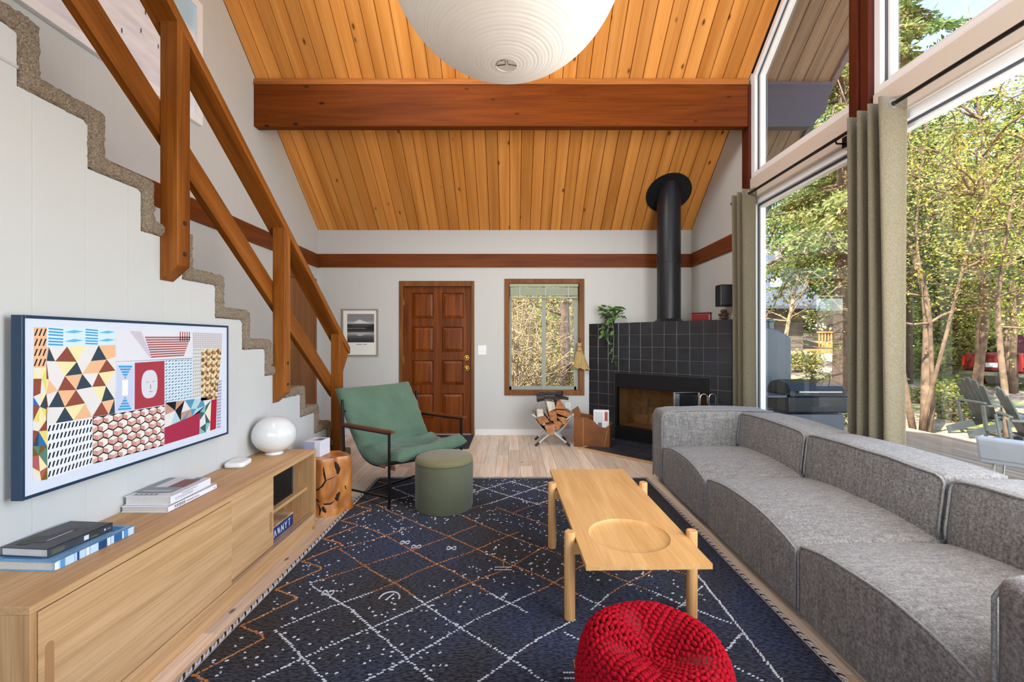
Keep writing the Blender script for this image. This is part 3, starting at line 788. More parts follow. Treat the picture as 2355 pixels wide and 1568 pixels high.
# chrome fireside stand
t = thing('fireside_stand', 'chrome framed fireside stand with loop handled tools on the hearth', 'fireside stand', (1.93, 4.95, .02))
sx0, sx1, sy = 1.785, 2.055, 4.95
m = MB(); m.tube([(sx0, sy, .02), (sx0, sy, .745), (sx1, sy, .745), (sx1, sy, .02)], .013, 10); m.tube([(sx0, sy, .12), (sx1, sy, .12)], .01, 8)
m.build('frame', W['chrome'], t, smooth=50)
MB().box(sx0 + .02, sx1 - .02, sy - .004, sy + .004, .14, .715).build('panel', plain('smoked_panel', c(40, 42, 48), .15, .6), t, bevel=.003)
MB().box(sx0 + .013, sx0 + .055, sy - .012, sy + .002, .14, .73).build('side_plate', W['chrome'], t, bevel=.003)
for k, xx in enumerate((2.11, 2.205)):
    q = [(xx - .038, sy, .02), (xx - .038, sy, .62)] + [(xx - .038 * math.cos(a), sy, .69 + .038 * math.sin(a)) for a in [i * PI / 8 for i in range(9)]] + [(xx + .038, sy, .62)]
    MB().tube(q, .006, 8).build('tool_handle', W['chrome'], t, smooth=50)

# ---------------------------------------------------------------- back wall small things
po = thing('framed_poster', 'framed black and white poster of a mountain reflected in a lake', 'poster', (-2.11, YB, 1.10))
px0, px1, pz0, pz1 = -2.363, -1.862, 1.10, 1.755
m = MB(); fw = .018
for a in ((px0, px0 + fw, pz0, pz1), (px1 - fw, px1, pz0, pz1), (px0 + fw, px1 - fw, pz1 - fw, pz1), (px0 + fw, px1 - fw, pz0, pz0 + fw)): m.box(a[0], a[1], YB - .028, YB - .001, a[2], a[3])
m.build('frame', plain('taupe_frame', c(150, 140, 128), .5), po, bevel=.002)
MB().box(px0 + fw, px1 - fw, YB - .012, YB - .004, pz0 + fw, pz1 - fw).build('paper', W['paper'], po)
g = MB(); yy = YB - .0125; ix0, ix1, iz0, iz1 = px0 + .072, px1 - .055, pz0 + .19, pz1 - .068
bands = [(0, .13, 60), (.13, .22, 82), (.22, .28, 120), (.28, .33, 168), (.33, .37, 130), (.37, .42, 66), (.42, .48, 50), (.48, .51, 120), (.51, .55, 52), (.55, .63, 70), (.63, .66, 100), (.66, .70, 190), (.70, .76, 155), (.76, 1, 136)]
for a, b, v in bands:
    z0 = iz0 + (iz1 - iz0) * a; z1 = iz0 + (iz1 - iz0) * b
    g.add([(ix0, yy, z0), (ix1, yy, z0), (ix1, yy, z1), (ix0, yy, z1)], [(0, 1, 2, 3)], c(v, v, v + 2))
def pk(pts_, v, dy=.0003):
    g.add([(ix0 + (ix1 - ix0) * a, yy - dy, iz0 + (iz1 - iz0) * b) for a, b in pts_], [tuple(range(len(pts_)))], c(v, v, v + 2))
pk([(.16, .66), (.30, .72), (.42, .79), (.48, .80), (.60, .745), (.75, .70), (.85, .66)], 214)
pk([(.16, .34), (.30, .29), (.42, .23), (.48, .22), (.60, .26), (.75, .31), (.85, .34)], 178)
pk([(.6, .52), (.78, .55), (1, .64), (1, .40), (.8, .46)], 38, .0005)
pk([(0, .52), (0, .64), (.2, .57), (.34, .53)], 52, .0005)
for k in range(9):
    if k == 5: continue
    x0 = ix0 + .13 + k * .016
    g.add([(x0, yy, iz0 - .034), (x0 + .011, yy, iz0 - .034), (x0 + .011, yy, iz0 - .022), (x0, yy, iz0 - .022)], [(0, 1, 2, 3)], c(96, 98, 104))
g.build('photo_print', W['print'], po, recalc=False)
sw = thing('light_switch', 'white double light switch plate right of the front door', 'light switch', (-.42, YB, 1.15))
MB().box(-.476, -.358, YB - .008, YB, 1.115, 1.248).build('plate', W['plastic_w'], sw, bevel=.003)
for xx in (-.452, -.402): MB().box(xx, xx + .022, YB - .016, YB - .007, 1.16, 1.20).build('toggle', W['plastic_w'], sw, bevel=.002)
ot = thing('wall_outlet', 'white wall outlet low on the wall behind the firewood', 'outlet', (.78, YB, .3))
MB().box(.745, .815, YB - .007, YB, .335, .45).build('plate', W['plastic_w'], ot, bevel=.003)
for z in (.365, .41): MB().box(.765, .795, YB - .010, YB - .006, z, z + .025).build('socket', plain('socket_grey', c(206, 206, 206), .5), ot, bevel=.002)
br = thing('hand_broom', 'small straw hand broom hanging at the right side of the window', 'broom', (.98, YB - .05, 1.28))
stw = wood('straw', c(176, 140, 84), c(216, 184, 124), 'z', 120, 3, .8, rnd=.0, fine=.45)
g = MB(); bx, by = .935, YB - .05
rings = [(.010, .03, 1.285, 0), (.012, .03, 1.24, 0), (.018, .035, 1.19, 0), (.03, .06, 1.13, .0), (.045, .08, 1.06, .01), (.062, .105, .98, .02), (.075, .12, .925, .03)]
vs = []
for ry, rx, z, off in rings:
    for k in range(20):
        a = 2 * PI * k / 20; j = 1 + (.06 * (-1) ** k if z < 1.1 else 0)
        vs.append((bx + off + rx * .9 * math.cos(a) * j, by + ry * .45 * math.sin(a), z + (.012 * math.cos(k * 2.2) if z < .95 else 0) - off * .6 * math.cos(a)))
fs = [(i * 20 + k, i * 20 + (k + 1) % 20, (i + 1) * 20 + (k + 1) % 20, (i + 1) * 20 + k) for i in range(len(rings) - 1) for k in range(20)] + [tuple(range(20)), tuple(reversed(range((len(rings) - 1) * 20, len(rings) * 20)))]
g.add(vs, fs); g.build('bristles', stw, br, smooth=50)
for z in (1.235, 1.175): MB().lathe([(.033, -.005), (.036, 0), (.033, .005)], 16, (bx, by, z), cap=False).build('binding', plain('binding_cord', c(150, 104, 60), .8), br)
MB().tube([(bx, by, 1.28), (bx - .02, by + .02, 1.33), (bx, by + .03, 1.36), (bx + .02, by + .02, 1.33), (bx, by, 1.28)], .0035, 6).build('hanging_loop', plain('loop_dark', c(60, 44, 34), .8), br)

# firewood rack and logs
rk = thing('log_rack', 'folding crossed aluminium log rack with a canvas sling below the window', 'log rack', (.505, 5.72, 0))
for yy, s_ in ((5.60, 1), (5.95, .94)):
    for sx_ in (-1, 1):
        a = (.505 - sx_ * .205 * s_, yy, .015); b = (.505 + sx_ * .25 * s_, yy + .01 * sx_, .40)
        m = MB(); m.bar(a, b, .026, .022); m.build('leg', W['alu'], rk, bevel=.004)
        d_ = (Vector(b) - Vector(a)).normalized()
        MB().bar(Vector(a) - d_ * .012, Vector(a) + d_ * .05, .03, .027).build('foot', W['plastic_k'], rk, bevel=.004)
for sx_ in (-1, 1):
    MB().tube([(.505 + sx_ * .25, 5.56, .40), (.505 + sx_ * .245, 5.99, .395)], .012, 10).build('top_bar', W['alu'], rk, smooth=50)
cv = MB(); n = 14; vs = []
for yy in (5.60, 5.95):
    for i in range(n + 1):
        u_ = i / n * 2 - 1; vs.append((.505 + .25 * u_, yy, .15 + .25 * u_ * u_))
cv.add(vs, [(i, i + 1, n + 2 + i, n + 1 + i) for i in range(n)]); o = cv.build('canvas_sling', plain('canvas', c(214, 208, 196), .9), rk, smooth=True)
o.modifiers.new('s', 'SOLIDIFY').thickness = .004
bark = wood('split_wood', c(150, 92, 54), c(206, 148, 102), 'y', 18, 3, .8, rnd=.16, fine=.4, bump=.3)
endg = bark
logs = [((.47, .215), [(-.075, .055), (.06, .07), (.045, -.055), (-.03, -.05)], 0, 'broad split log at the bottom of the rack'),
        ((.56, .255), [(-.05, .06), (.02, .07), (.065, .035), (.0, -.06)], .1, 'narrow wedge log leaning at the right of the bottom log'),
        ((.385, .33), [(-.085, .03), (.02, .055), (.08, -.02), (-.04, -.055)], 0, 'flat log with a pale bark edge at the left of the rack'),
        ((.505, .375), [(-.06, .07), (.05, .075), (.055, -.07), (-.03, -.05)], 0, 'square log in the middle of the firewood pile'),
        ((.625, .325), [(-.075, .05), (.03, .04), (.06, -.01), (.02, -.06)], .05, 'reddish log under the long log at the right of the pile'),
        ((.63, .415), [(-.10, .045), (.02, .035), (.10, .0), (.06, -.045), (-.07, .0)], .0, 'long slanting log on the right of the pile'),
        ((.47, .50), [(-.055, .065), (.05, .055), (.065, -.03), (-.02, -.065)], 0, 'pale split log near the top left of the pile'),
        ((.585, .51), [(-.02, .08), (.01, .075), (.09, -.045), (-.05, -.04)], 0, 'pointed triangular log at the top right of the pile'),
        ((.34, .415), [(-.035, .05), (.04, .05), (.05, -.03), (-.03, -.045)], 0, 'birch log with whitish bark at the left of the pile')]
for (cx, cz), poly, tw, lab in logs:
    y0 = 5.53 + random.uniform(0, .05); y1 = 5.97 + random.uniform(-.04, .03)
    lg = MB(); k = len(poly); mid = []
    vs = []
    for s_ in range(5):
        yy = y0 + (y1 - y0) * s_ / 4; j = random.uniform(-.004, .004)
        vs += [(cx + px * (1 + random.uniform(-.04, .04)) + tw * .05 * s_ + j, yy, cz + pz * (1 + random.uniform(-.04, .04))) for px, pz in poly]
    fs = [tuple(range(k)), tuple(reversed(range(4 * k, 5 * k)))] + [(i * k + a, i * k + (a + 1) % k, (i + 1) * k + (a + 1) % k, (i + 1) * k + a) for i in range(4) for a in range(k)]
    lg.add(vs, fs); mt = bark if 'birch' not in lab and 'pale split' not in lab else wood('birch_bark', c(196, 180, 160), c(232, 224, 210), 'y', 20, 3, .8, rnd=.05, bump=.3)
    tag(lg.build('firewood_log', mt, bevel=.004), lab, 'log', 'firewood in the rack')
# two dark leather gloves on the logs
glm = plain('dark_leather', c(46, 38, 36), .55, 0, .3, 20, .3, 40)
def glove(lab, ctr, rz_, tilt, s_):
    t = thing('work_glove', lab, 'glove', ctr, group='gloves on the firewood', rot=(tilt, 0, rz_))
    g = MB(); g.sphere((0, 0, .02), 1, 16, 8, (.10 * s_, .05, .018)); g.build('hand', glm, t, smooth=True, local=True)
    for i in range(4):
        a = -.5 + i * .3
        MB().tube([(.07 * s_, .03 - i * .02, .02), (.115 * s_, .036 - i * .024, .018), (.15 * s_, .04 - i * .026, .006)], [.014, .013, .008], 8).build('finger', glm, t, smooth=True, local=True)
    MB().tube([(.01, -.04, .02), (.05, -.075, .016), (.085, -.082, .01)], [.016, .014, .009], 8).build('thumb', glm, t, smooth=True, local=True)
    MB().tube([(-.07 * s_, 0, .02), (-.14 * s_, 0, .012)], [.04, .055], 12).build('cuff', glm, t, smooth=40, local=True)
glove('dark leather glove lying across the front of the log pile', (.50, 5.62, .585), math.radians(-8), .12, 1.35)
glove('black leather glove on top of the other glove and logs', (.48, 5.72, .62), math.radians(160), -.1, 1.15)

# leather carrier with newspapers
lb = thing('log_carrier', 'tan leather log carrier standing beside the hearth', 'carrier', (1.02, 5.66, 0), math.radians(-18))
lea = plain('tan_leather', c(124, 74, 30), .5, 0, .25, 6, .1, 60)
m = MB(); prof = [(-.215, 0), (.215, 0), (.222, .30), (.17, .255), (.10, .262), (.03, .33), (-.05, .365), (-.21, .38)]
m.prism(prof, 'y', -.15, -.142); m.prism([(-.215, 0), (.215, 0), (.222, .28), (.1, .3), (-.05, .36), (-.21, .38)], 'y', .142, .15)
m.box(-.215, .215, -.15, .15, 0, .01); m.box(.21, .22, -.15, .15, 0, .26)
m.box(-.218, -.209, -.15, .15, 0, .37)
m.build('leather_body', lea, lb, local=True, bevel=.003)
MB().prism([(-.20, .28), (-.13, .40), (-.175, .50), (-.255, .44)], 'y', -.1, -.085).build('side_flap', lea, lb, local=True, bevel=.004)
MB().tube([(-.10, -.153, .0), (-.10, -.153, .36)], .003, 6).build('stitching', plain('thread', c(190, 150, 96), .8), lb, local=True)
MB().tube([(.15, -.153, .0), (.19, -.153, .22)], .003, 6).build('stitching', plain('thread2', c(190, 150, 96), .8), lb, local=True)
nw = thing('newspaper', 'folded newspaper sticking out of the leather log carrier', 'newspaper', (1.09, 5.60, .02), math.radians(-14))
MB().box(-.075, .115, -.02, .02, .0, .435).build('folded_sheets', W['paper'], nw, local=True, bevel=.006)
g = MB(); y_ = -.0206
def rq(x0, x1, z0, z1, col): g.add([(x0, y_, z0), (x1, y_, z0), (x1, y_, z1), (x0, y_, z1)], [(0, 1, 2, 3)], col)
rq(.062, .10, .30, .415, c(190, 92, 96)); rq(.07, .092, .315, .40, c(232, 226, 224))
for i in range(8): rq(-.06, .04, .40 - i * .016, .406 - i * .016, c(176, 178, 182))
rq(-.02, .03, .20, .28, c(110, 116, 128))
g.build('newsprint', W['print'], nw, local=True, recalc=False)
# ---------------------------------------------------------------- media console
CX0, CX1, CY0, CY1, CZ = -1.725, -1.368, 1.277, 3.146, .555
mc = thing('media_console', 'long low oak media console with sliding doors under the television', 'console', (-1.55, 2.2, 0))
MB().box(CX0, CX1, CY0, CY1, CZ - .024, CZ).build('top', W['oak_y'], mc, bevel=.002)
MB().box(CX0, CX1 - .002, CY0 + .001, CY0 + .022, .0, CZ - .0245).build('side_panel', W['oak_z'], mc, bevel=.002)
MB().box(CX0, CX1 - .002, CY1 - .023, CY1 - .001, .0, CZ - .0245).build('side_panel', W['oak_z'], mc, bevel=.002)
MB().box(CX0 + .005, CX0 + .012, CY0 + .022, CY1 - .023, .03, CZ - .0245).build('back_panel', W['oak_in'], mc)
MB().box(CX0 + .012, CX1 - .004, CY0 + .022, CY1 - .023, .088, .112).build('bottom_board', W['oak_y'], mc)
MB().box(CX1 - .024, CX1 - .003, CY0 + .022, CY1 - .023, .034, .0875).build('front_rail', W['oak_y'], mc, bevel=.002)
MB().box(CX1 - .05, CX1 - .02, CY0 + .022, CY1 - .023, .0, .034).build('plinth', W['oak_y'], mc)
for xo in (.010, .034):
    MB().box(CX1 - xo - .008, CX1 - xo, CY0 + .022, CY1 - .023, .112, .116).build('track', W['alu'], mc)
YD1, YD2 = 2.205, 2.637
d = MB().box(CX1 - .021, CX1 - .004, CY0 + .026, YD1, .117, CZ - .03).build('sliding_door', W['oak_y'], mc, bevel=.0015)
hm = plain('handle_recess_shade', c(176, 130, 84), .6)  # flat strip coloured darker, shade of the recess painted in
def slot(y, z0, z1, x, par):
    g = MB(); q = [(y + .013 * math.cos(a), (z1 - .013) + .013 * math.sin(a)) for a in [i * PI / 6 for i in range(7)]] + [(y - .013 * math.cos(a), (z0 + .013) - .013 * math.sin(a)) for a in [i * PI / 6 for i in range(7)]]
    g.prism(q, 'x', x - .003, x + .0008); o = g.build('handle', hm, None); o.data.transform(Matrix.Translation(-mc.location)); o.parent = par
slot(1.335, .24, .42, CX1 - .004, d)
d = MB().box(CX1 - .046, CX1 - .029, YD1 - .05, YD2, .117, CZ - .03).build('sliding_door', W['oak_y'], mc, bevel=.0015)
slot(YD2 - .03, .20, .32, CX1 - .029, d)
MB().box(CX0 + .012, CX1 - .06, YD2 - .2, YD2 - .182, .113, CZ - .025).build('divider', W['oak_in'], mc)
MB().box(CX0 + .012, CX1 - .055, YD2 - .181, CY1 - .023, .278, .298).build('shelf', W['oak_y'], mc, bevel=.002)
gb = thing('set_top_box', 'black electronic box on the shelf of the oak console', 'electronic device', (-1.56, 2.84, .298))
MB().box(-1.68, -1.45, 2.72, 2.985, .3, .505).build('casing', W['plastic_k'], gb, bevel=.008)
MB().box(-1.452, -1.447, 2.955, 2.975, .32, .49).build('vent_strip', plain('vent_grey', c(52, 54, 58), .5), gb)
bx = thing('board_game_box', 'blue game box lying on the lower shelf of the oak console', 'game box', (-1.5, 2.8, .112))
MB().box(-1.64, -1.43, 2.60, 2.94, .113, .185).build('box_body', plain('game_blue', c(36, 58, 116), .4), bx, bevel=.003)
MB().box(-1.642, -1.428, 2.598, 2.942, .186, .196).build('box_lid', plain('game_lid', c(196, 160, 120), .45, 0, .5, 12), bx, bevel=.003)
g = MB()
glyphs = [[(0, 0, 0, 1), (0, 1, 1, 1)], [(0, 0, .5, 1), (.5, 1, 1, 0)], [(0, 1, .3, 0), (.3, 0, .6, 1), (.6, 1, 1, 0)], [(0, 0, 0, 1), (0, 1, 1, 0), (1, 0, 1, 1)], [(0, 1, .5, .5), (1, 1, .5, .5), (.5, .5, .5, 0)], [(.5, 0, .5, 1), (0, 1, 1, 1)]]
for i, gl_ in enumerate(glyphs):
    y0 = 2.66 + i * .043
    for (a, b, a2, b2) in gl_:
        A = Vector((y0 + a * .026, .128 + b * .042)); B = Vector((y0 + a2 * .026, .128 + b2 * .042)); n_ = (B - A).normalized() * .0038; n_ = Vector((-n_.y, n_.x))
        g.add([(-1.4294 + i * .00003, *(A - n_)), (-1.4294 + i * .00003, *(A + n_)), (-1.4294 + i * .00003, *(B + n_)), (-1.4294 + i * .00003, *(B - n_))], [(0, 1, 2, 3)], c(226, 228, 236))
g.build('lettering', W['print'], bx, recalc=False)

# ---------------------------------------------------------------- television showing a patchwork picture
TX, TY0, TY1, TZ0, TZ1 = -1.66, 1.524, 2.636, .767, 1.399
tv = thing('television', 'flat wall television in a dark frame showing a geometric patchwork picture', 'television', (-1.70, 2.08, TZ0))
navy = plain('tv_side', c(36, 62, 88), .35, .2)
m = MB(); fw = .011
for a in ((TY0, TY0 + fw, TZ0, TZ1), (TY1 - fw, TY1, TZ0, TZ1), (TY0 + fw, TY1 - fw, TZ1 - fw, TZ1), (TY0 + fw, TY1 - fw, TZ0, TZ0 + fw)): m.box(TX - .038, TX, a[0], a[1], a[2], a[3])
m.build('frame', navy, tv, bevel=.0015)
MB().box(TX - .036, TX - .004, TY0 + fw, TY1 - fw, TZ0 + fw, TZ1 - fw).build('screen', plain('screen_mat', c(214, 220, 232), .25), tv)
MB().box(XS, TX - .036, 1.85, 2.3, .95, 1.2).build('wall_mount', W['plastic_k'], tv)
# picture: every patch lies on the plane of the screen, laid out in the picture's own coordinates (s along, t up)
g = MB()
def tvp(uz, vz, lift):
    u = uz / 3.266; v = 700 + vz / 3.266
    d_ = -TX * F / (1177 - u)
    return (TX - .0038 + lift, d_, CAMZ - (v - 783) * d_ / F)
def patch(quad, polys, base=None, lift=.0002):
    """quad in order TL, TR, BR, BL; polys are (points in unit square with t down, colour)"""
    P = [Vector(tvp(a, b, 0)) for a, b in quad]
    def at(s_, t_, l): 
        p = (P[0] * (1 - s_) + P[1] * s_) * (1 - t_) + (P[3] * (1 - s_) + P[2] * s_) * t_
        return (p.x + l, p.y, p.z)
    if base is not None: polys = [([(0, 0), (1, 0), (1, 1), (0, 1)], base)] + polys
    for i, (pp, col) in enumerate(polys):
        l = lift if (base is not None and i == 0) else lift + .0003
        pp = [(min(1, max(0, a)), min(1, max(0, b))) for a, b in pp]
        g.add([at(a, b, l) for a, b in pp], [tuple(range(len(pp)))], col)
white_, rust, slate_, cream, peach = c(226, 222, 218), c(142, 78, 64), c(58, 72, 84), c(238, 224, 170), c(234, 184, 142)
def dashes(n, m_, col, w_=.3, h_=.55, sl=.25, col2=None):
    out = []
    for i in range(n):
        for j in range(m_):
            a, b = (i + .5) / n, (j + .5) / m_
            out.append(([(a - w_ / n / 2 + sl / n, b - h_ / m_ / 2), (a + w_ / n / 2 + sl / n, b - h_ / m_ / 2), (a + w_ / n / 2 - sl / n, b + h_ / m_ / 2), (a - w_ / n / 2 - sl / n, b + h_ / m_ / 2)], col if not col2 or (i + j) % 2 else col2))
    return out
def triangles(n, m_, pal, seed):
    r = random.Random(seed); P = {}
    for i in range(n + 1):
        for j in range(m_ + 1):
            P[i, j] = ((i + (r.uniform(-.25, .25) if 0 < i < n else 0)) / n, (j + (r.uniform(-.25, .25) if 0 < j < m_ else 0)) / m_)
    out = []
    for i in range(n):
        for j in range(m_):
            a, b, c_, d_ = P[i, j], P[i + 1, j], P[i + 1, j + 1], P[i, j + 1]
            t1, t2 = ([a, b, d_], [b, c_, d_]) if (i + j) % 2 else ([a, b, c_], [a, c_, d_])
            out.append((t1, pal[(i * 2 + j * 3) % len(pal)])); out.append((t2, pal[(i * 3 + j + 2) % len(pal)]))
    return out
patch([(262, 168), (358, 168), (352, 470), (258, 470)], dashes(3, 4, c(36, 38, 52), .35, .7, .3), peach)
blue = c(70, 158, 206); pale = c(206, 228, 238); zz = []
for k0 in (0.02, .52):
    for r_ in range(2):
        for q_ in range(3):
            t0 = r_ * .48 + q_ * .15 + .04
            zz.append(([(k0, t0), (k0 + .19, t0 + .05), (k0 + .19, t0 + .13), (k0, t0 + .08)], blue))
        zz.append(([(k0 + .2, r_ * .48 + .25), (k0 + .34, r_ * .48 + .12), (k0 + .47, r_ * .48 + .2), (k0 + .34, r_ * .48 + .3)], c(104, 180, 216)))
patch([(358, 165), (876, 180), (873, 300), (356, 318)], zz, pale)
def tri_rows(n, m_, ups, downs, seed, jit=.12):
    r = random.Random(seed); out = []; V = {}
    for j in range(m_ + 1):
        for i in range(-3, n + 4):
            V[i, j] = ((i + .5 * (j % 2) + r.uniform(-jit, jit)) / n, (j + (r.uniform(-jit, jit) if 0 < j < m_ else 0)) / m_)
    for j in range(m_):
        for i in range(-1, n + 1):
            o_ = j % 2
            top_, bl_2, br_2 = (V[i + o_, j], V[i - 1 + 0, j + 1], V[i, j + 1]) if not o_ else (V[i, j], V[i, j + 1], V[i + 1, j + 1])
            out.append(([top_, br_2, bl_2], ups[(i + 2 * j) % len(ups)]))
            nx2 = V[i + 1, j]; mid2 = V[i, j + 1] if not o_ else V[i + 1, j + 1]
            out.append(([top_, nx2, mid2], downs[(i + j) % len(downs)]))
    return [(pp, k) for pp, k in out if max(q[0] for q in pp) > 0 and min(q[0] for q in pp) < 1]
patch([(356, 318), (873, 300), (868, 815), (352, 900)], tri_rows(4, 5, [slate_, rust, white_, slate_, peach, rust], [white_, cream, white_, peach], 5), white_)
patch([(258, 470), (352, 470), (360, 1060), (252, 1060)], triangles(2, 6, [white_, slate_, cream, rust, c(52, 110, 170), c(226, 214, 120)], 8), white_)
patch([(252, 1060), (360, 1060), (362, 1310), (250, 1330)], triangles(2, 3, [c(92, 128, 112), cream, c(120, 92, 40), c(176, 96, 92), white_], 4), cream)
patch([(360, 895), (700, 845), (700, 1195), (362, 1310)], dashes(12, 6, c(34, 36, 48), .42, .62, .22), c(232, 232, 234))
hexp = []; nn, mm = 8, 6
for i in range(-1, nn + 1):
    for j in range(mm):
        w_, h_ = 1 / nn, 1 / mm; a, b = (i + .5 + .5 * (j % 2)) / nn, (j + .5) / mm; rx, ry = w_ * .47, h_ * .58
        H6 = [(a, b - ry), (a + rx, b - ry * .45), (a + rx, b + ry * .45), (a, b + ry), (a - rx, b + ry * .45), (a - rx, b - ry * .45)]
        if a + rx < 0 or a - rx > 1: continue
        hexp.append(([H6[0], H6[1], (a, b), H6[5]], c(232, 224, 214))); hexp.append(([H6[5], (a, b), H6[3], H6[4]], c(202, 146, 134)))
        hexp.append(([(a, b), H6[1], H6[2], H6[3]], c(236, 228, 218) if (i + j) % 2 else c(214, 170, 156)))
patch([(700, 845), (1240, 755), (1238, 1055), (700, 1195)], hexp, c(40, 36, 38))
patch([(876, 180), (1450, 200), (1448, 405), (873, 428)], [([(0, .99), (1, .965), (1, 1), (0, 1)], c(150, 152, 160))], c(222, 220, 226))
st_ = [([(.15, .05), (.28, .05), (.42, .92), (.40, .92)], c(200, 192, 204))]
for k in range(9):
    t0 = .22 + k * .08; s0 = .33 + k * .010
    st_.append(([(s0, t0), (.965 - k * .012, t0 - .03), (.965 - k * .012, t0 + .02), (s0, t0 + .05)], c(164, 96, 92)))
for k in range(5):
    st_.append(([(.80 + k * .035, .02), (.815 + k * .035, .02), (.815 + k * .035, .35), (.80 + k * .035, .35)], c(164, 96, 92)))
patch([(876, 180), (1450, 200), (1448, 405), (873, 428)], st_, None, .0006)
nb = []
for k in range(5):
    i0 = k * .085; nb.append(([(.1 + i0, .02 + i0 * .7), (.9 - i0, .02 + i0 * .7), (.86 - i0, .06 + i0 * .7), (.14 + i0, .06 + i0 * .7)], blue))
    nb.append(([(.1 + i0, .98 - i0 * .7), (.9 - i0, .98 - i0 * .7), (.86 - i0, .94 - i0 * .7), (.14 + i0, .94 - i0 * .7)], blue))
nb.append(([(.33, .33), (.67, .33), (.67, .67), (.33, .67)], c(240, 238, 230)))
patch([(880, 450), (1010, 450), (1005, 790), (875, 800)], nb, c(196, 204, 226))
ov_ = [(.48 + .27 * math.copysign(abs(math.cos(a)) ** .75, math.cos(a)), .49 + .31 * math.copysign(abs(math.sin(a)) ** .8, math.sin(a))) for a in [i * 2 * PI / 28 for i in range(28)]]
patch([(1017, 435), (1240, 420), (1240, 750), (1015, 787)], [(ov_, c(214, 212, 220))], c(166, 62, 74))
fc = []
for (a, b, w_, h_) in ((.40, .44, .09, .012), (.60, .44, .09, .012), (.51, .55, .018, .1), (.52, .66, .12, .012)):
    fc.append(([(a - w_ / 2, b - h_ / 2), (a + w_ / 2, b - h_ / 2), (a + w_ / 2, b + h_ / 2), (a - w_ / 2, b + h_ / 2)], c(128, 124, 136)))
patch([(1017, 435), (1240, 420), (1240, 750), (1015, 787)], fc, None, .0007)
patch([(1240, 410), (1448, 405), (1445, 700), (1240, 735)], dashes(9, 14, c(60, 100, 134), .5, .5, .3, c(90, 160, 196)), c(216, 226, 232))
patch([(1450, 205), (1672, 215), (1668, 325), (1452, 325)], dashes(14, 8, c(166, 162, 168), .5, .5, .2), c(206, 202, 204))
patch([(1452, 325), (1515, 325), (1510, 690), (1448, 705)], dashes(4, 14, c(150, 166, 164), .5, .5, .2), c(214, 212, 210))
patch([(1515, 330), (1668, 325), (1632, 705), (1512, 720)], triangles(7, 16, [c(214, 190, 140), c(120, 78, 52), c(226, 212, 180), c(168, 128, 84)], 3), c(220, 200, 160))
patch([(1245, 735), (1590, 690), (1505, 810), (1245, 920)], triangles(5, 2, [c(24, 30, 36), c(176, 206, 214), c(190, 150, 128), white_, c(84, 146, 178)], 12), white_)
patch([(1505, 800), (1590, 715), (1580, 950), (1505, 970)], triangles(2, 3, [c(126, 186, 178), c(232, 226, 200), c(60, 96, 100), white_], 6), white_)
patch([(1240, 920), (1505, 808), (1502, 970), (1240, 1050)], [], c(166, 46, 74))
patch([(1590, 715), (1632, 705), (1625, 930), (1580, 945)], [], c(172, 32, 58))
patch([(1632, 570), (1668, 560), (1660, 925), (1630, 930)], dashes(3, 16, c(76, 80, 130), .5, .5, .3), c(206, 206, 220))
g.build('picture', W['print_gloss'], tv, recalc=False, label='patchwork of coloured geometric patterns')

# ---------------------------------------------------------------- things on the console
def book(name, label, x0, x1, y0, y1, z0, z1, cover, rz=0.0, group=None, marks=None, cov_t=.003):
    cx_, cy_ = (x0 + x1) / 2, (y0 + y1) / 2
    t = thing(name, label, 'book', (cx_, cy_, z0), rz, group)
    a, b, h = (x1 - x0) / 2, (y1 - y0) / 2, z1 - z0
    m = MB(); m.box(-a, a, -b, b, 0, cov_t); m.box(-a, a, -b, b, h - cov_t, h); m.box(a - cov_t, a, -b, b, 0, h)
    m.build('cover', cover, t, local=True, bevel=.0008)
    MB().box(-a + .004, a - cov_t, -b + .004, b - .004, cov_t, h - cov_t).build('pages', W['pages'], t, local=True)
    if marks:
        g_ = MB()
        for mi, (side, p0, p1, q0, q1, col) in enumerate(marks):
            e_ = .0004 + .00006 * mi
            if side == 'spine': g_.add([(a + e_, p0, q0), (a + e_, p1, q0), (a + e_, p1, q1), (a + e_, p0, q1)], [(0, 1, 2, 3)], col)
            else: g_.add([(p0, q0, h + e_), (p1, q0, h + e_), (p1, q1, h + e_), (p0, q1, h + e_)], [(0, 1, 2, 3)], col)
        g_.build('cover_print', W['print'], t, local=True, recalc=False)
    return t
dk = plain('dark_cover', c(58, 60, 66), .4, 0, .35, 14)
bl_ = plain('blue_cover', c(120, 168, 208), .4)
wh_ = plain('white_cover', c(232, 232, 236), .4)
mk = []; r = random.Random(3); y = -.14
for k in range(16):
    w_ = r.choice([.006, .012, .02, .03]); mk.append(('spine', y, min(.144, y + w_), .001, .029, r.choice([c(40, 96, 150), c(214, 228, 240), c(90, 150, 200), c(28, 66, 112), c(190, 214, 232)]))); y += w_ + .002
    if y > .14: break
mk.append(('spine', -.146, -.134, .004, .027, c(236, 232, 226)))
for (a, b, c0, d0) in ((-.09, .05, -.13, -.10), (-.05, .09, .09, .13), (-.10, -.02, .02, .06)):
    mk.append(('top', a, b, c0, d0, c(60, 120, 176)))
book('art_book', 'blue and white hardback lying under the dark book on the console', -1.72, -1.492, 1.478, 1.775, CZ, CZ + .031, bl_, math.radians(-3), 'books on the console', mk)
mk = [('spine', .005, .022, .007, .023, c(214, 214, 216)), ('spine', .078, .084, .012, .019, c(206, 206, 210)), ('spine', .09, .102, .013, .016, c(150, 150, 154)), ('spine', -.10, -.06, .006, .022, c(88, 90, 76)),
      ('spine', .03, .055, .005, .012, c(92, 90, 58)), ('top', -.02, .02, -.07, .05, c(74, 76, 82)), ('top', .012, .02, -.055, .03, c(184, 184, 190)), ('top', -.06, -.02, -.09, -.02, c(70, 74, 54))]
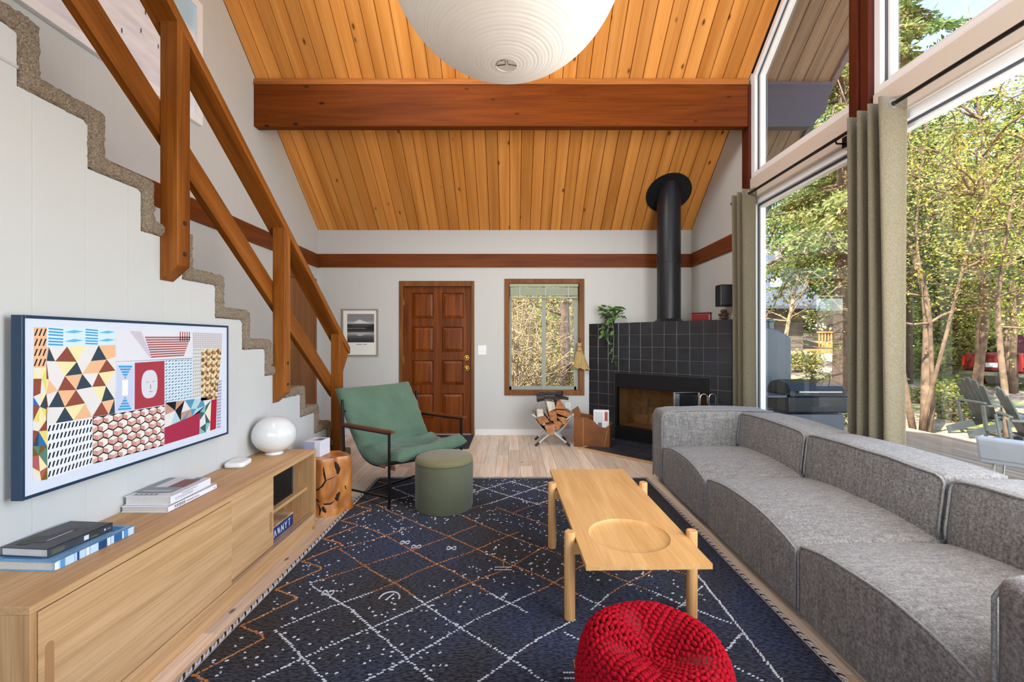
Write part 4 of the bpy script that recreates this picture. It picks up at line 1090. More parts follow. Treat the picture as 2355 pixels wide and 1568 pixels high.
book('photo_book', 'thick dark grey hardback on top of the blue book', -1.712, -1.535, 1.505, 1.728, CZ + .032, CZ + .062, dk, math.radians(-5), 'books on the console', mk)
def lettering(y0, n, w_, z0, z1, col, gap=1.35):
    out = []
    for i in range(n):
        a = y0 + i * w_ * gap
        out += [('spine', a, a + w_ * .3, z0, z1, col), ('spine', a + w_ * .3, a + w_, z1 - (z1 - z0) * .3, z1, col), ('spine', a + w_ * .6, a + w_ * .9, z0, z0 + (z1 - z0) * .5, col)]
    return out
mk = lettering(-.125, 5, .010, .007, .019, c(30, 30, 34)) + lettering(-.05, 5, .007, .009, .016, c(120, 120, 126)) + lettering(-.0, 4, .006, .009, .016, c(150, 150, 156)) + [('spine', .14, .147, .008, .014, c(140, 140, 146))]
book('magazine_book', 'wide white softcover book at the bottom of the far stack', -1.722, -1.512, 1.98, 2.305, CZ, CZ + .027, wh_, 0, 'books on the console', mk)
mk = lettering(-.11, 8, .011, .010, .022, c(176, 180, 190)) + lettering(-.07, 9, .009, .027, .032, c(150, 152, 160)) + \
     [('top', -.095, .07, -.09, .13, c(150, 156, 164)), ('top', -.06, .04, -.02, .13, c(226, 228, 232)), ('top', .0, .075, -.02, .10, c(140, 96, 92)), ('top', -.07, .06, -.085, -.06, c(190, 196, 202))] + \
     [('top', -.07 + i * .022, -.056 + i * .022, -.125, -.112, c(112, 114, 120)) for i in range(5)]
book('fashion_book', 'thick white book with a photo cover topping the far stack', -1.72, -1.518, 1.995, 2.27, CZ + .028, CZ + .066, wh_, math.radians(1.5), 'books on the console', mk)

rt = thing('wifi_router', 'flat white rounded wifi puck on the console', 'router', (-1.655, 2.72, CZ), math.radians(8))
q = [(.058 * math.copysign(abs(math.cos(a)) ** .45, math.cos(a)), .068 * math.copysign(abs(math.sin(a)) ** .45, math.sin(a))) for a in [i * 2 * PI / 40 for i in range(40)]]
MB().prism(q, 'z', .004, .034).build('body', W['plastic_w'], rt, local=True, bevel=.01, seg=3, smooth=40)
MB().prism([(x_ * .85, y_ * .85) for x_, y_ in q], 'z', 0, .005).build('base', plain('grey_base', c(150, 150, 152), .5), rt, local=True)
gl = thing('globe_lamp', 'white oval glass globe lamp standing at the far end of the console', 'lamp', (-1.595, 3.02, CZ))
prof = [(.05 * .9, .008)] + [(.138 * math.sin(a), .130 - .122 * math.cos(a)) for a in [.35 + i * (PI - .35) / 26 for i in range(27)]]
prof[-1] = (.0008, .252)
opal = plain('opal_glass', c(222, 222, 220), .12, coat=.4)
MB().lathe(prof, 48, (-1.595, 3.02, CZ)).build('globe', opal, gl, smooth=60)
MB().lathe([(.052, 0), (.055, .004), (.052, .012)], 32, (-1.595, 3.02, CZ)).build('base_ring', W['plastic_w'], gl, smooth=40)

# ---------------------------------------------------------------- stump table with a box on it
SX, SY, SH = -1.435, 3.50, .425
su = thing('stump_table', 'orange brown burl tree stump side table with dark cracks', 'side table', (SX, SY, 0))
def stump_r(a, z):
    lob = .016 * math.sin(3 * a + 1.2) + .011 * math.sin(5 * a + z * 4) + .006 * math.sin(9 * a + 2)
    foot = .018 * max(0, 1 - z / .10) * (1 + .6 * math.sin(4 * a + .5))
    return .155 + lob + foot - .012 * (z - .2) ** 2 * 10
g = MB(); na, nz = 72, 26; vs = []
for j in range(nz + 1):
    z = SH * j / nz
    for i in range(na):
        a = 2 * PI * i / na; rr = stump_r(a, z) * (1 if 0 < j < nz else .975)
        rr += .010 * noise.noise(Vector((math.cos(a) * 3, math.sin(a) * 3, z * 7)))
        vs.append((SX + rr * math.cos(a), SY + rr * math.sin(a), z))
vs.append((SX, SY, SH)); vs.append((SX, SY, 0)); T = (nz + 1) * na
fs = [(j * na + i, j * na + (i + 1) % na, (j + 1) * na + (i + 1) % na, (j + 1) * na + i) for j in range(nz) for i in range(na)]
fs += [(T, nz * na + i, nz * na + (i + 1) % na) for i in range(na)] + [(T + 1, (i + 1) % na, i) for i in range(na)]
g.add(vs, fs)
sm, t, b = _new('burl_wood')
v, _ = coords(t, (6, 6, 3), rnd=False)
n1 = N(t, 'ShaderNodeTexNoise'); n1.inputs['Scale'].default_value = 1; n1.inputs['Detail'].default_value = 6; n1.inputs['Distortion'].default_value = 1.6; t.links.new(v, n1.inputs['Vector'])
rp = ramp(t, [(.25, c(120, 62, 24)), (.5, c(188, 118, 56)), (.75, c(222, 158, 88))]); t.links.new(n1.outputs[0], rp.inputs[0])
t.links.new(rp.outputs[0], b.inputs['Base Color']); b.inputs['Roughness'].default_value = .35; bumped(t, b, n1.outputs[0], .15)
g.build('trunk_section', sm, su, smooth=50)
def on_stump(a, z, out=.0015):
    rr = stump_r(a, z) + .010 * noise.noise(Vector((math.cos(a) * 3, math.sin(a) * 3, z * 7))) + out
    return Vector((SX + rr * math.cos(a), SY + rr * math.sin(a), z))
crk = plain('bark_crack', c(46, 26, 16), .9, 0, .4, 40, .6, 60)
D2 = math.radians
for path, r_ in (([(282, .37), (284, .32), (287, .27), (280, .235), (268, .205), (256, .20)], .008), ([(316, .395), (322, .36), (326, .33), (323, .30)], .02), ([(287, .27), (300, .275), (315, .285)], .004),
                 ([(330, .16), (322, .145), (318, .12), (322, .10)], .018), ([(318, .115), (300, .09), (285, .095), (268, .12), (258, .14)], .007), ([(280, .08), (284, .055), (288, .035)], .014), ([(345, .20), (348, .17)], .01), ([(268, .10), (276, .06), (274, .02)], .009)):
    q = [on_stump(D2(a), z, -.3 * r_) for a, z in path]
    MB().tube(q, [r_ * (.5 if i in (0, len(q) - 1) else 1) for i in range(len(q))], 8).build('bark_crack', crk, su, smooth=True)
cb = thing('candle_box', 'small white box with lilac side standing on the stump table', 'box', (-1.50, 3.51, SH), D2(-6))
MB().box(-.085, .045, -.075, .075, 0, .118).build('carton', plain('white_carton', c(228, 228, 236), .5), cb, local=True, bevel=.002)
g = MB()
g.add([(-.084, -.0756, .004), (.0, -.0756, .004), (.0, -.0756, .114), (-.084, -.0756, .114)], [(0, 1, 2, 3)], c(176, 174, 200))
g.add([(-.03, -.04, .1186), (.035, -.02, .1186), (.03, .05, .1186), (-.02, .03, .1186)], [(0, 1, 2, 3)], c(120, 120, 136))
g.add([(-.0, -.01, .1189), (.02, -.005, .1189), (.012, .03, .1189), (-.012, .01, .1189)], [(0, 1, 2, 3)], c(70, 70, 84))
g.build('box_print', W['print'], cb, local=True, recalc=False)

# ---------------------------------------------------------------- green sling armchair
ch = thing('sling_armchair', 'black metal sling armchair with loose green cushion and wooden armrests', 'armchair', (-.95, 3.48, .012), math.atan2(-.572, .82))
HB = .84
def rod(p, q, name='frame_bar', w_=.017):
    MB().bar(p, q, w_, w_).build(name, W['blackmetal'], ch, local=True, bevel=.003)
for b_ in (0, HB):
    rod((0, b_, 0), (0, b_, .585), 'front_leg'); rod((-.555, b_, .0), (-.60, b_, .80), 'rear_upright')
    rod((.012, b_, .577), (-.585, b_, .577), 'arm_bar', .015); rod((-.56, b_, .055), (0, b_, .085), 'side_stretcher', .015)
    am = MB(); n = 10
    q = [(.045, -.020), (.05, 0), (.045, .020), (-.02, .026), (-.3, .024), (-.56, .018), (-.585, .010), (-.585, -.010), (-.56, -.018), (-.3, -.024), (-.02, -.026)]
    am.prism([(x_, b_ + y_) for x_, y_ in q], 'z', .585, .605)
    am.build('armrest', wood('arm_wood', c(92, 44, 26), c(124, 66, 40), 'x', 26, 2, .35, rnd=.02), ch, local=True, bevel=.005)
rod((-.30, 0, .07), (-.30, HB, .07), 'cross_stretcher', .015); rod((-.592, 0, .70), (-.592, HB, .70), 'back_bar', .017); rod((.06, .03, .36), (.06, HB - .03, .36), 'front_bar', .017)
rod((0, 0, .36), (.06, .03, .36)); rod((0, HB, .36), (.06, HB - .03, .36))
# profile of the sling in the a-z plane
PR = [(-.72, .885), (-.67, .80), (-.61, .70), (-.545, .59), (-.47, .475), (-.39, .385), (-.29, .335), (-.18, .325), (-.07, .345), (.02, .375), (.085, .385)]
def spline(P, n):
    out = []
    for k in range(n + 1):
        f = k / n * (len(P) - 1); i = min(int(f), len(P) - 2); u_ = f - i
        p0, p1, p2, p3 = [Vector(P[max(0, min(len(P) - 1, i + j))]) for j in (-1, 0, 1, 2)]
        out.append(.5 * ((2 * p1) + (-p0 + p2) * u_ + (2 * p0 - 5 * p1 + 4 * p2 - p3) * u_ ** 2 + (-p0 + 3 * p1 - 3 * p2 + p3) * u_ ** 3))
    return out
SP = spline(PR, 48)
g = MB(); vs = []; nb_ = 20
for i, p in enumerate(SP):
    for j in range(nb_ + 1): vs.append((p.x, .035 + (HB - .07) * j / nb_, p.y - .035 - .02 * math.sin(PI * j / nb_)))
g.add(vs, [(i * (nb_ + 1) + j, i * (nb_ + 1) + j + 1, (i + 1) * (nb_ + 1) + j + 1, (i + 1) * (nb_ + 1) + j) for i in range(len(SP) - 1) for j in range(nb_)])
slg = plain('dark_sling', c(34, 40, 38), .8); o = g.build('sling', slg, ch, local=True, smooth=True); o.modifiers.new('s', 'SOLIDIFY').thickness = .006
gr = fabric('green_canvas', c(80, 104, 84), c(100, 125, 104), 420, .9, .25, cloud=.18)
nb_ = 36; top = []; bot = []
for i, p in enumerate(SP):
    s_ = i / (len(SP) - 1)
    tg = (SP[min(i + 1, len(SP) - 1)] - SP[max(i - 1, 0)]).normalized(); nr = Vector((-tg.y, tg.x))
    if nr.y < 0 and s_ > .5: nr = -nr
    if s_ <= .5 and nr.x < 0: nr = -nr
    es = min(1, min(s_, 1 - s_) / .07); es = math.sqrt(max(0, 1 - (1 - es) ** 2))
    r1, r2 = [], []
    for j in range(nb_ + 1):
        u_ = j / nb_; eb = min(1, min(u_, 1 - u_) / .10); eb = math.sqrt(max(0, 1 - (1 - eb) ** 2))
        e = es * eb
        b_ = .012 + (HB - .024) * u_ + .012 * math.sin(s_ * 9 + 1) * (u_ - .5)
        wr = .026 * noise.noise(Vector((s_ * 7, u_ * 4, 1.3))) + .016 * noise.noise(Vector((s_ * 24, u_ * 3, 4.1)))
        crease = -.055 * math.exp(-((s_ - .47) / .035) ** 2) + .024 * math.exp(-((s_ - .56) / .04) ** 2) * math.sin(u_ * 9)
        sag = -.02 * math.sin(PI * u_)
        tt = (.095 + wr + crease) * e
        pc = Vector((p.x, b_, p.y + sag * .6)); n3 = Vector((nr.x, 0, nr.y))
        r1.append(pc + n3 * (tt - .03 * e)); r2.append(pc - n3 * (.03 * e))
    top.append(r1); bot.append(r2)
g = MB(); w_ = nb_ + 1; n_ = len(SP)
vs = [p for r_ in top for p in r_] + [p for r_ in bot for p in r_]; B = n_ * w_
fs = [(i * w_ + j, i * w_ + j + 1, (i + 1) * w_ + j + 1, (i + 1) * w_ + j) for i in range(n_ - 1) for j in range(nb_)]
fs += [(B + i * w_ + j, B + (i + 1) * w_ + j, B + (i + 1) * w_ + j + 1, B + i * w_ + j + 1) for i in range(n_ - 1) for j in range(nb_)]
g.add(vs, fs); o = g.build('cushion', gr, ch, local=True, smooth=True)
bm = bmesh.new(); bm.from_mesh(o.data); bmesh.ops.remove_doubles(bm, verts=bm.verts, dist=.0006); bmesh.ops.recalc_face_normals(bm, faces=bm.faces); bm.to_mesh(o.data); bm.free()
for a_ in (-.12, .0):
    MB().box(a_ - .035, a_ + .035, .028, .034, .29, .33).build('leather_tab', plain('tab_leather', c(150, 96, 72), .5), ch, local=True, bevel=.002)

# ---------------------------------------------------------------- olive drum ottoman
oc = (-.532, 3.535, .012)
om = thing('drum_ottoman', 'olive green cylindrical fabric ottoman on the dark rug', 'ottoman', oc)
ol = fabric('olive_felt', c(84, 86, 66), c(100, 102, 80), 500, .95, .3)
prof = [(.19, 0), (.218, .004), (.224, .02), (.225, .34), (.2235, .352), (.219, .356)]
MB().lathe(prof, 64, oc).build('body', ol, om, smooth=35)
prof = [(.2195, .356), (.2235, .360), (.224, .372), (.218, .392), (.205, .402), (.15, .409), (.0005, .411)]
MB().lathe(prof, 64, oc).build('top_cushion', fabric('olive_top_lit', c(106, 100, 68), c(124, 118, 84), 500, .95, .3), om, smooth=60)  # lighter copy of the felt, light from above put into the colour
MB().lathe([(.221, .353), (.2255, .3565), (.221, .360)], 64, oc, cap=False).build('seam', fabric('olive_seam', c(70, 72, 56), c(82, 84, 66), 500, .95, .2), om, smooth=True)

# ---------------------------------------------------------------- coffee table
ct = thing('coffee_table', 'light ash coffee table with round carved tray hollow and peg legs', 'coffee table', (.548, 2.53, .012), D2(1.3))
TL, TW, TZ = 1.376, .522, .383
hx, hy, hr = -.005, -.40, .188
# table top with a carved circular hollow
g = MB(); n = 64; x0, x1, y0, y1 = -TW / 2, TW / 2, -TL / 2, TL / 2
ring = [(hx + hr * math.cos(2 * PI * k / n), hy + hr * math.sin(2 * PI * k / n)) for k in range(n)]
def to_edge(px, py):
    dx, dy = px - hx, py - hy; best = 1e9
    for lim, dd, oo in ((x0, dx, hx), (x1, dx, hx), (y0, dy, hy), (-.05, dy, hy)):
        if abs(dd) > 1e-9:
            s_ = (lim - oo) / dd
            if s_ > 0: best = min(best, s_)
    return (hx + dx * best, hy + dy * best)
outer = [to_edge(*p) for p in ring]
# snap the nearest outer points to the rectangle's corners
for cx_, cy_ in ((x0, y0), (x1, y0), (x1, -.05), (x0, -.05)):
    k = min(range(n), key=lambda i: (outer[i][0] - cx_) ** 2 + (outer[i][1] - cy_) ** 2); outer[k] = (cx_, cy_)
vs = [(p[0], p[1], TZ) for p in outer] + [(p[0], p[1], TZ) for p in ring]
prof = [(.985, -.004), (.95, -.0085), (.88, -.0115), (.7, -.0125), (.35, -.013)]
for f_, dz in prof: vs += [(hx + (px - hx) * f_, hy + (py - hy) * f_, TZ + dz) for px, py in ring]
vs.append((hx, hy, TZ - .013)); L_ = len(prof) + 2
fs = [(i * n + k, i * n + (k + 1) % n, (i + 1) * n + (k + 1) % n, (i + 1) * n + k) for i in range(L_ - 1) for k in range(n)] + [((L_ - 1) * n + k, (L_ - 1) * n + (k + 1) % n, L_ * n) for k in range(n)]
g.add(vs, fs)
fs2 = [(x0, -.05, TZ), (x1, -.05, TZ), (x1, y1, TZ), (x0, y1, TZ)]
g.add(fs2, [(0, 1, 2, 3)])
zb = TZ - .022; bt = [(x0, y0, zb), (x1, y0, zb), (x1, y1, zb), (x0, y1, zb)]; tp = [(x0, y0, TZ), (x1, y0, TZ), (x1, y1, TZ), (x0, y1, TZ)]
g.add(bt + tp, [(3, 2, 1, 0), (0, 1, 5, 4), (1, 2, 6, 5), (2, 3, 7, 6), (3, 0, 4, 7)])
g.build('table_top', W['ash'], ct, local=True, smooth=30, recalc=False)
ty = {-.42: None, .305: None}
for sy in ty:
    for sx_ in (-1, 1):
        lx = sx_ * (TW / 2 + .027)
        MB().lathe([(.0005, 0), (.022, 0), (.0255, .004), (.0255, .404), (.022, .409), (.0005, .409)], 28, (lx, sy, 0), cap=False).build('leg', W['ash_z'], ct, local=True, smooth=35)
    MB().box(-TW / 2 - .02, TW / 2 + .02, sy - .02, sy + .02, TZ - .075, TZ - .0225).build('cross_rail', W['ash'], ct, local=True, bevel=.003)

# ---------------------------------------------------------------- red knitted pouf
pf = thing('knitted_pouf', 'round red chunky knitted pouf in front of the coffee table', 'pouf', (.443, 1.44, .012), rot=(D2(5), D2(1), 0))
KP = [(.001, .305), (.03, .309), (.07, .322), (.11, .343), (.15, .358), (.18, .358), (.205, .343), (.223, .31), (.233, .265), (.237, .21), (.235, .15), (.226, .09), (.206, .04), (.18, .008), (.12, 0), (.001, 0)]
ks = spline(KP, 120)
red_ = fabric('red_knit', c(136, 3, 20), c(172, 8, 32), 260, .9, .4, sheen=0.0)
MB().lathe([(max(.0005, p.x - .004), p.y - .002) for p in ks], 64, (0, 0, 0)).build('body', plain('red_core', c(120, 4, 20), .9), pf, smooth=60, local=True)
al = [0]
for i in range(1, len(ks)): al.append(al[-1] + (ks[i] - ks[i - 1]).length)
def at_len(s_):
    for i in range(1, len(ks)):
        if al[i] >= s_:
            u_ = (s_ - al[i - 1]) / max(1e-9, al[i] - al[i - 1]); return ks[i - 1].lerp(ks[i], u_), (ks[i] - ks[i - 1]).normalized()
    return ks[-1], (ks[-1] - ks[-2]).normalized()
g = MB(); s_ = .012; row = 0
bump_v = []
while s_ < al[-1] - .16:
    p, tg = at_len(s_); nn = max(8, int(2 * PI * p.x / .0225)); jit = row * .5
    for k in range(nn):
        a = 2 * PI * (k + jit) / nn + random.uniform(-.03, .03) * .3
        rad = Vector((math.cos(a), math.sin(a), 0)); tan = Vector((-math.sin(a), math.cos(a), 0))
        t3 = rad * tg.x + Vector((0, 0, tg.y)); nor = tan.cross(t3).normalized()
        if nor.dot(rad * .3 + Vector((0, 0, 1 if p.y > .2 else -.2))) < 0 and p.y > .3: nor = -nor
        if p.y <= .3 and nor.dot(rad) < 0: nor = -nor
        wave = .006 * math.sin(a * 5 + 1) * max(0, 1 - abs(p.x - .13) / .1) + .003 * math.sin(a * 3)
        ctr = rad * p.x + Vector((0, 0, p.y)) + nor * (wave + random.uniform(-.001, .001))
        sl = .55 * (1 if k % 2 else -1)
        ax = (tan + t3 * sl).normalized(); bx_ = nor.cross(ax).normalized()
        R = Matrix((ax, bx_, nor)).transposed()
        sc = min(1.0, 2 * PI * p.x / nn / .0225)
        g.sphere(ctr, 1, 6, 4, (.0150 * max(.45, sc), .0086, .0088), R)
    s_ += .0150; row += 1
g.build('knit_stitches', red_, pf, smooth=True, local=True, kind='stuff', recalc=False)

# ---------------------------------------------------------------- rug
RX0, RX1, RY0, RY1, RZ = -1.262, 1.272, .75, 4.275, .012
rg = thing('area_rug', 'large dark navy wool rug with white and rust diamond lines', 'rug', (0, 2.5, 0))
rm_, t, b = _new('rug_pile')
v, _ = coords(t, (1, 1, 1), rnd=False)
n1 = N(t, 'ShaderNodeTexNoise'); n1.inputs['Scale'].default_value = 1.1; n1.inputs['Detail'].default_value = 3; t.links.new(v, n1.inputs['Vector'])
rp = ramp(t, [(.36, c(50, 44, 42)), (.50, c(49, 51, 62)), (.68, c(46, 55, 82))]); t.links.new(n1.outputs[0], rp.inputs[0])
v2, _ = coords(t, (45, 120, 80), rnd=False)
n2 = N(t, 'ShaderNodeTexNoise'); n2.inputs['Scale'].default_value = 1; n2.inputs['Detail'].default_value = 4; t.links.new(v2, n2.inputs['Vector'])
r2 = ramp(t, [(.38, (.22, .22, .22, 1)), (.62, (1.7, 1.7, 1.7, 1))]); t.links.new(n2.outputs[0], r2.inputs[0])
t.links.new(mixc(t, 1.0, rp.outputs[0], r2.outputs[0], 'MULTIPLY'), b.inputs['Base Color'])
b.inputs['Roughness'].default_value = 1; b.inputs['Specular IOR Level'].default_value = .05; b.inputs['Sheen Weight'].default_value = .08; b.inputs['Sheen Roughness'].default_value = .5
bumped(t, b, n2.outputs[0], .9, .008)
g = MB(); nx_, ny_ = 90, 126; vs = []
for j in range(ny_ + 1):
    for i in range(nx_ + 1):
        x_ = RX0 + (RX1 - RX0) * i / nx_; y_ = RY0 + (RY1 - RY0) * j / ny_
        ex = .006 * noise.noise(Vector((0, y_ * 2.2, 3))) if i in (0, nx_) else 0
        e = 0 if i in (0, nx_) or j in (0, ny_) else .0012 * noise.noise(Vector((x_ * 9, y_ * 9, 0)))
        vs.append((x_ + ex, y_, RZ + e if 0 < i < nx_ and 0 < j < ny_ else .001))
g.add(vs, [(j * (nx_ + 1) + i, j * (nx_ + 1) + i + 1, (j + 1) * (nx_ + 1) + i + 1, (j + 1) * (nx_ + 1) + i) for j in range(ny_) for i in range(nx_)])
g.build('pile', rm_, rg, smooth=True)
wm = plain('rug_white_wool', c(192, 192, 196), .95, 0, .12, 60, spec=.1); om_ = plain('rug_rust_wool', c(168, 112, 68), .95, 0, .2, 60, spec=.1)
white_t, rust_t = MB(), MB()
def tuft(mb, x_, y_, ang, ln, wd, ht=.006):
    cx_, sx_ = math.cos(ang), math.sin(ang)
    def P(a, b_, h): return (x_ + a * cx_ - b_ * sx_, y_ + a * sx_ + b_ * cx_, RZ - .002 + h)
    l, w_ = ln / 2, wd / 2
    vs = [P(-l, 0, .0), P(-l * .5, -w_, .0), P(l * .5, -w_, .0), P(l, 0, .0), P(l * .5, w_, .0), P(-l * .5, w_, .0), P(-l * .4, 0, ht), P(l * .4, 0, ht)]
    mb.add(vs, [(0, 1, 6), (1, 2, 7, 6), (2, 3, 7), (3, 4, 7), (4, 5, 6, 7), (5, 0, 6)])
PXL, PYL = .424, .386; X_0, Y_0 = -.43, 1.838
def wob(x_, y_): 
    k = Vector((x_ * 2.2, y_ * 2.2, 0)); return (.035 * noise.noise(k), .035 * noise.noise(k + Vector((9, 4, 2))))
def line_col(x_, y_):
    v_ = noise.noise(Vector((x_ * 1.1, y_ * .7, 7)))
    if y_ < 2.45 + .25 * v_ : return white_t
    if y_ > 3.55 + .2 * v_: return white_t
    return rust_t
XA, XB = -1.06, 1.015
for fam in (1, -1):
    for k in range(-16, 24):
        # lines: (x-X_0)/PXL + fam*(y-Y_0)/PYL = k
        y_ = RY0 + .12
        while y_ < RY1 - .10:
            x_ = X_0 + PXL * (k - fam * (y_ - Y_0) / PYL)
            step = .0105 if y_ < 2.6 else .013
            if XA < x_ < XB:
                dx, dy = wob(x_, y_)
                brk = noise.noise(Vector((x_ * 1.7, y_ * 1.7, 20 + fam)))
                if brk < .42:
                    ang = random.gauss(0, .25) + .12
                    tuft(line_col(x_, y_), x_ + dx + random.gauss(0, .0022), y_ + dy + random.gauss(0, .0015), ang, random.uniform(.015, .024), random.uniform(.007, .011))
            y_ += step
# loose dots and little signs
for k in range(1700):
    x_ = random.uniform(RX0 + .05, XB - .02); y_ = random.uniform(RY0 + .05, RY1 - .06)
    if noise.noise(Vector((x_ * 1.3, y_ * 1.3, 40))) < -.12: continue
    tuft(white_t, x_, y_, random.gauss(.2, .5), random.uniform(.012, .024), random.uniform(.007, .013))
def sign(x_, y_, kind):
    if kind == 'S':
        for s2 in range(26):
            a = s2 / 26 * 2 * PI; tuft(white_t, x_ + .028 * math.sin(a), y_ + .02 * math.sin(2 * a), a, .016, .009)
    elif kind == 'arch':
        for s2 in range(15):
            a = PI * s2 / 14; tuft(white_t, x_ + .05 * math.cos(a), y_ + .06 * math.sin(a), a + PI / 2, .018, .013)
        for s2 in range(5): tuft(white_t, x_ - .012 + s2 * .006, y_ - .01 + s2 * .012, .9, .016, .012)
    else:
        for s2 in range(9):
            tuft(white_t, x_ - .045 + s2 * .011, y_ + .012, 0, .014, .008); tuft(white_t, x_ - .045 + s2 * .011, y_ - .018, 0, .014, .008)
        for s2 in range(6): tuft(rust_t, x_, y_ + .02 + s2 * .012, PI / 2, .016, .008)
for a_ in ((-.62, 2.27, 'arch'), (-.605, 2.84, 'S'), (-.69, 2.9, 'S'), (-.05, 2.57, 'T'), (-.38, 2.82, 'S'), (.25, 1.75, 'T'), (-.95, 2.32, 'S'), (-.35, 3.9, 'S')): sign(*a_)
# rust zigzag along the left edge, white line along the right
y_ = RY0 + .1; per = .30
while y_ < RY1 - .4:
    P3 = [Vector((-1.235, y_)), Vector((-1.085, y_ + .21)), Vector((-1.10, y_ + .235)), Vector((-1.235, y_ + per))]
    for A, B in zip(P3, P3[1:]):
        nst = max(2, int((B - A).length / .0085))
        for s2 in range(nst):
            q = A.lerp(B, s2 / nst); tuft(rust_t, q.x + random.gauss(0, .002), q.y + random.gauss(0, .002), random.gauss(.25, .3), random.uniform(.014, .022), random.uniform(.008, .011))
    y_ += per
y_ = RY0 + .05
while y_ < RY1 - .5:
    tuft(white_t, 1.03 + random.gauss(0, .002), y_, random.gauss(.7, .2), .022, .011); y_ += .010
white_t.build('white_pattern', wm, rg, kind='stuff', recalc=False); rust_t.build('rust_pattern', om_, rg, kind='stuff', recalc=False)
# braided selvedge on both long sides: white and black strands
blk = plain('rug_black_wool', c(34, 32, 36), .95)
for xe, nm in ((RX0 - .012, 0), (RX1 + .012, 1)):
    for ph, mt in ((0, wm), (PI, wm), (PI / 2, blk)):
        q = []; y_ = RY0
        while y_ < RY1:
            s2 = y_ * 2 * PI / .05 + ph
            q.append((xe + .0068 * math.cos(s2) + .006 * noise.noise(Vector((0, y_ * 2.2, 3))), y_, .0075 + .0035 * math.sin(s2))); y_ += .0085
        MB().tube(q, .0046, 5).build('braided_edge', mt, rg, smooth=True)
fr_ = MB()
for k in range(420):
    x_ = RX0 + (RX1 - RX0) * (k + random.random()) / 420; a = random.gauss(0, .35); L = random.uniform(.03, .065)
    q = [(x_, RY1 - .01, .012), (x_ + .3 * L * math.sin(a), RY1 + .4 * L, .012), (x_ + L * math.sin(a), RY1 + L, .004)]
    fr_.tube(q, [.0042, .0036, .002], 4, False)
fr_.build('fringe', wm, rg, kind='stuff', recalc=False)

# door mat
dm = thing('door_mat', 'dark charcoal mat on the floor at the front door', 'mat', (-1.05, 5.85, 0))
MB().box(-1.62, -.535, 5.47, 6.22, .0, .012).build('mat_pile', plain('mat_fibre', c(52, 52, 56), .95, 0, .6, 60, .8, 200), dm, bevel=.004)
MB().box(-1.63, -.525, 5.46, 6.23, .0, .008).build('mat_border', plain('mat_border', c(40, 40, 44), .9), dm, bevel=.003)
# ---------------------------------------------------------------- sofa
sf = thing('sectional_sofa', 'long low grey woven sofa with piped cushions below the windows', 'sofa', (1.85, 2.6, 0))
gry = fabric('grey_tweed', c(86, 84, 84), c(150, 147, 144), 420, .95, .4, streak=.2, sheen=.15)
pip = fabric('grey_piping', c(92, 90, 90), c(150, 148, 146), 500, .95, .3)
def axis_pts(a, b, r, n):
    e = [a + r * (1 - math.cos(k * PI / 8)) for k in range(4)]
    mid = [a + r + (b - a - 2 * r) * k / n for k in range(n + 1)]
    f = [b - r * (1 - math.cos(k * PI / 8)) for k in range(4)]
    return e + mid + list(reversed(f))
def cushion(lo, hi, r, n, fn):
    A = [axis_pts(lo[i], hi[i], r, n[i]) for i in range(3)]
    N_ = [len(a) for a in A]; idx = {}; vs = []; fs = []
    def vid(i, j, k):
        key = (i, j, k)
        if key not in idx:
            p = Vector((A[0][i], A[1][j], A[2][k]))
            q = Vector([min(max(p[m_], lo[m_] + r), hi[m_] - r) for m_ in range(3)])
            d_ = p - q
            if d_.length > 1e-9: p = q + d_.normalized() * r
            vs.append(fn(p)); idx[key] = len(vs) - 1
        return idx[key]
    a, b, c_ = N_[0] - 1, N_[1] - 1, N_[2] - 1
    for i in range(a):
        for j in range(b):
            fs.append((vid(i, j, c_), vid(i + 1, j, c_), vid(i + 1, j + 1, c_), vid(i, j + 1, c_)))
            fs.append((vid(i, j + 1, 0), vid(i + 1, j + 1, 0), vid(i + 1, j, 0), vid(i, j, 0)))
    for i in range(a):
        for k in range(c_):
            fs.append((vid(i, 0, k), vid(i + 1, 0, k), vid(i + 1, 0, k + 1), vid(i, 0, k + 1)))
            fs.append((vid(i, b, k + 1), vid(i + 1, b, k + 1), vid(i + 1, b, k), vid(i, b, k)))
    for j in range(b):
        for k in range(c_):
            fs.append((vid(0, j, k + 1), vid(0, j + 1, k + 1), vid(0, j + 1, k), vid(0, j, k)))
            fs.append((vid(a, j, k), vid(a, j + 1, k), vid(a, j + 1, k + 1), vid(a, j, k + 1)))
    return MB().add(vs, fs)
SF0, SF1, SBK = 1.335, 1.99, 2.335             # seat front, backrest front, back of sofa
def soft(p, amp=.004, sc=6): return amp * noise.noise(p * sc)
mods = [(3.985, 3.085), (3.080, 2.085), (2.080, 1.232)]
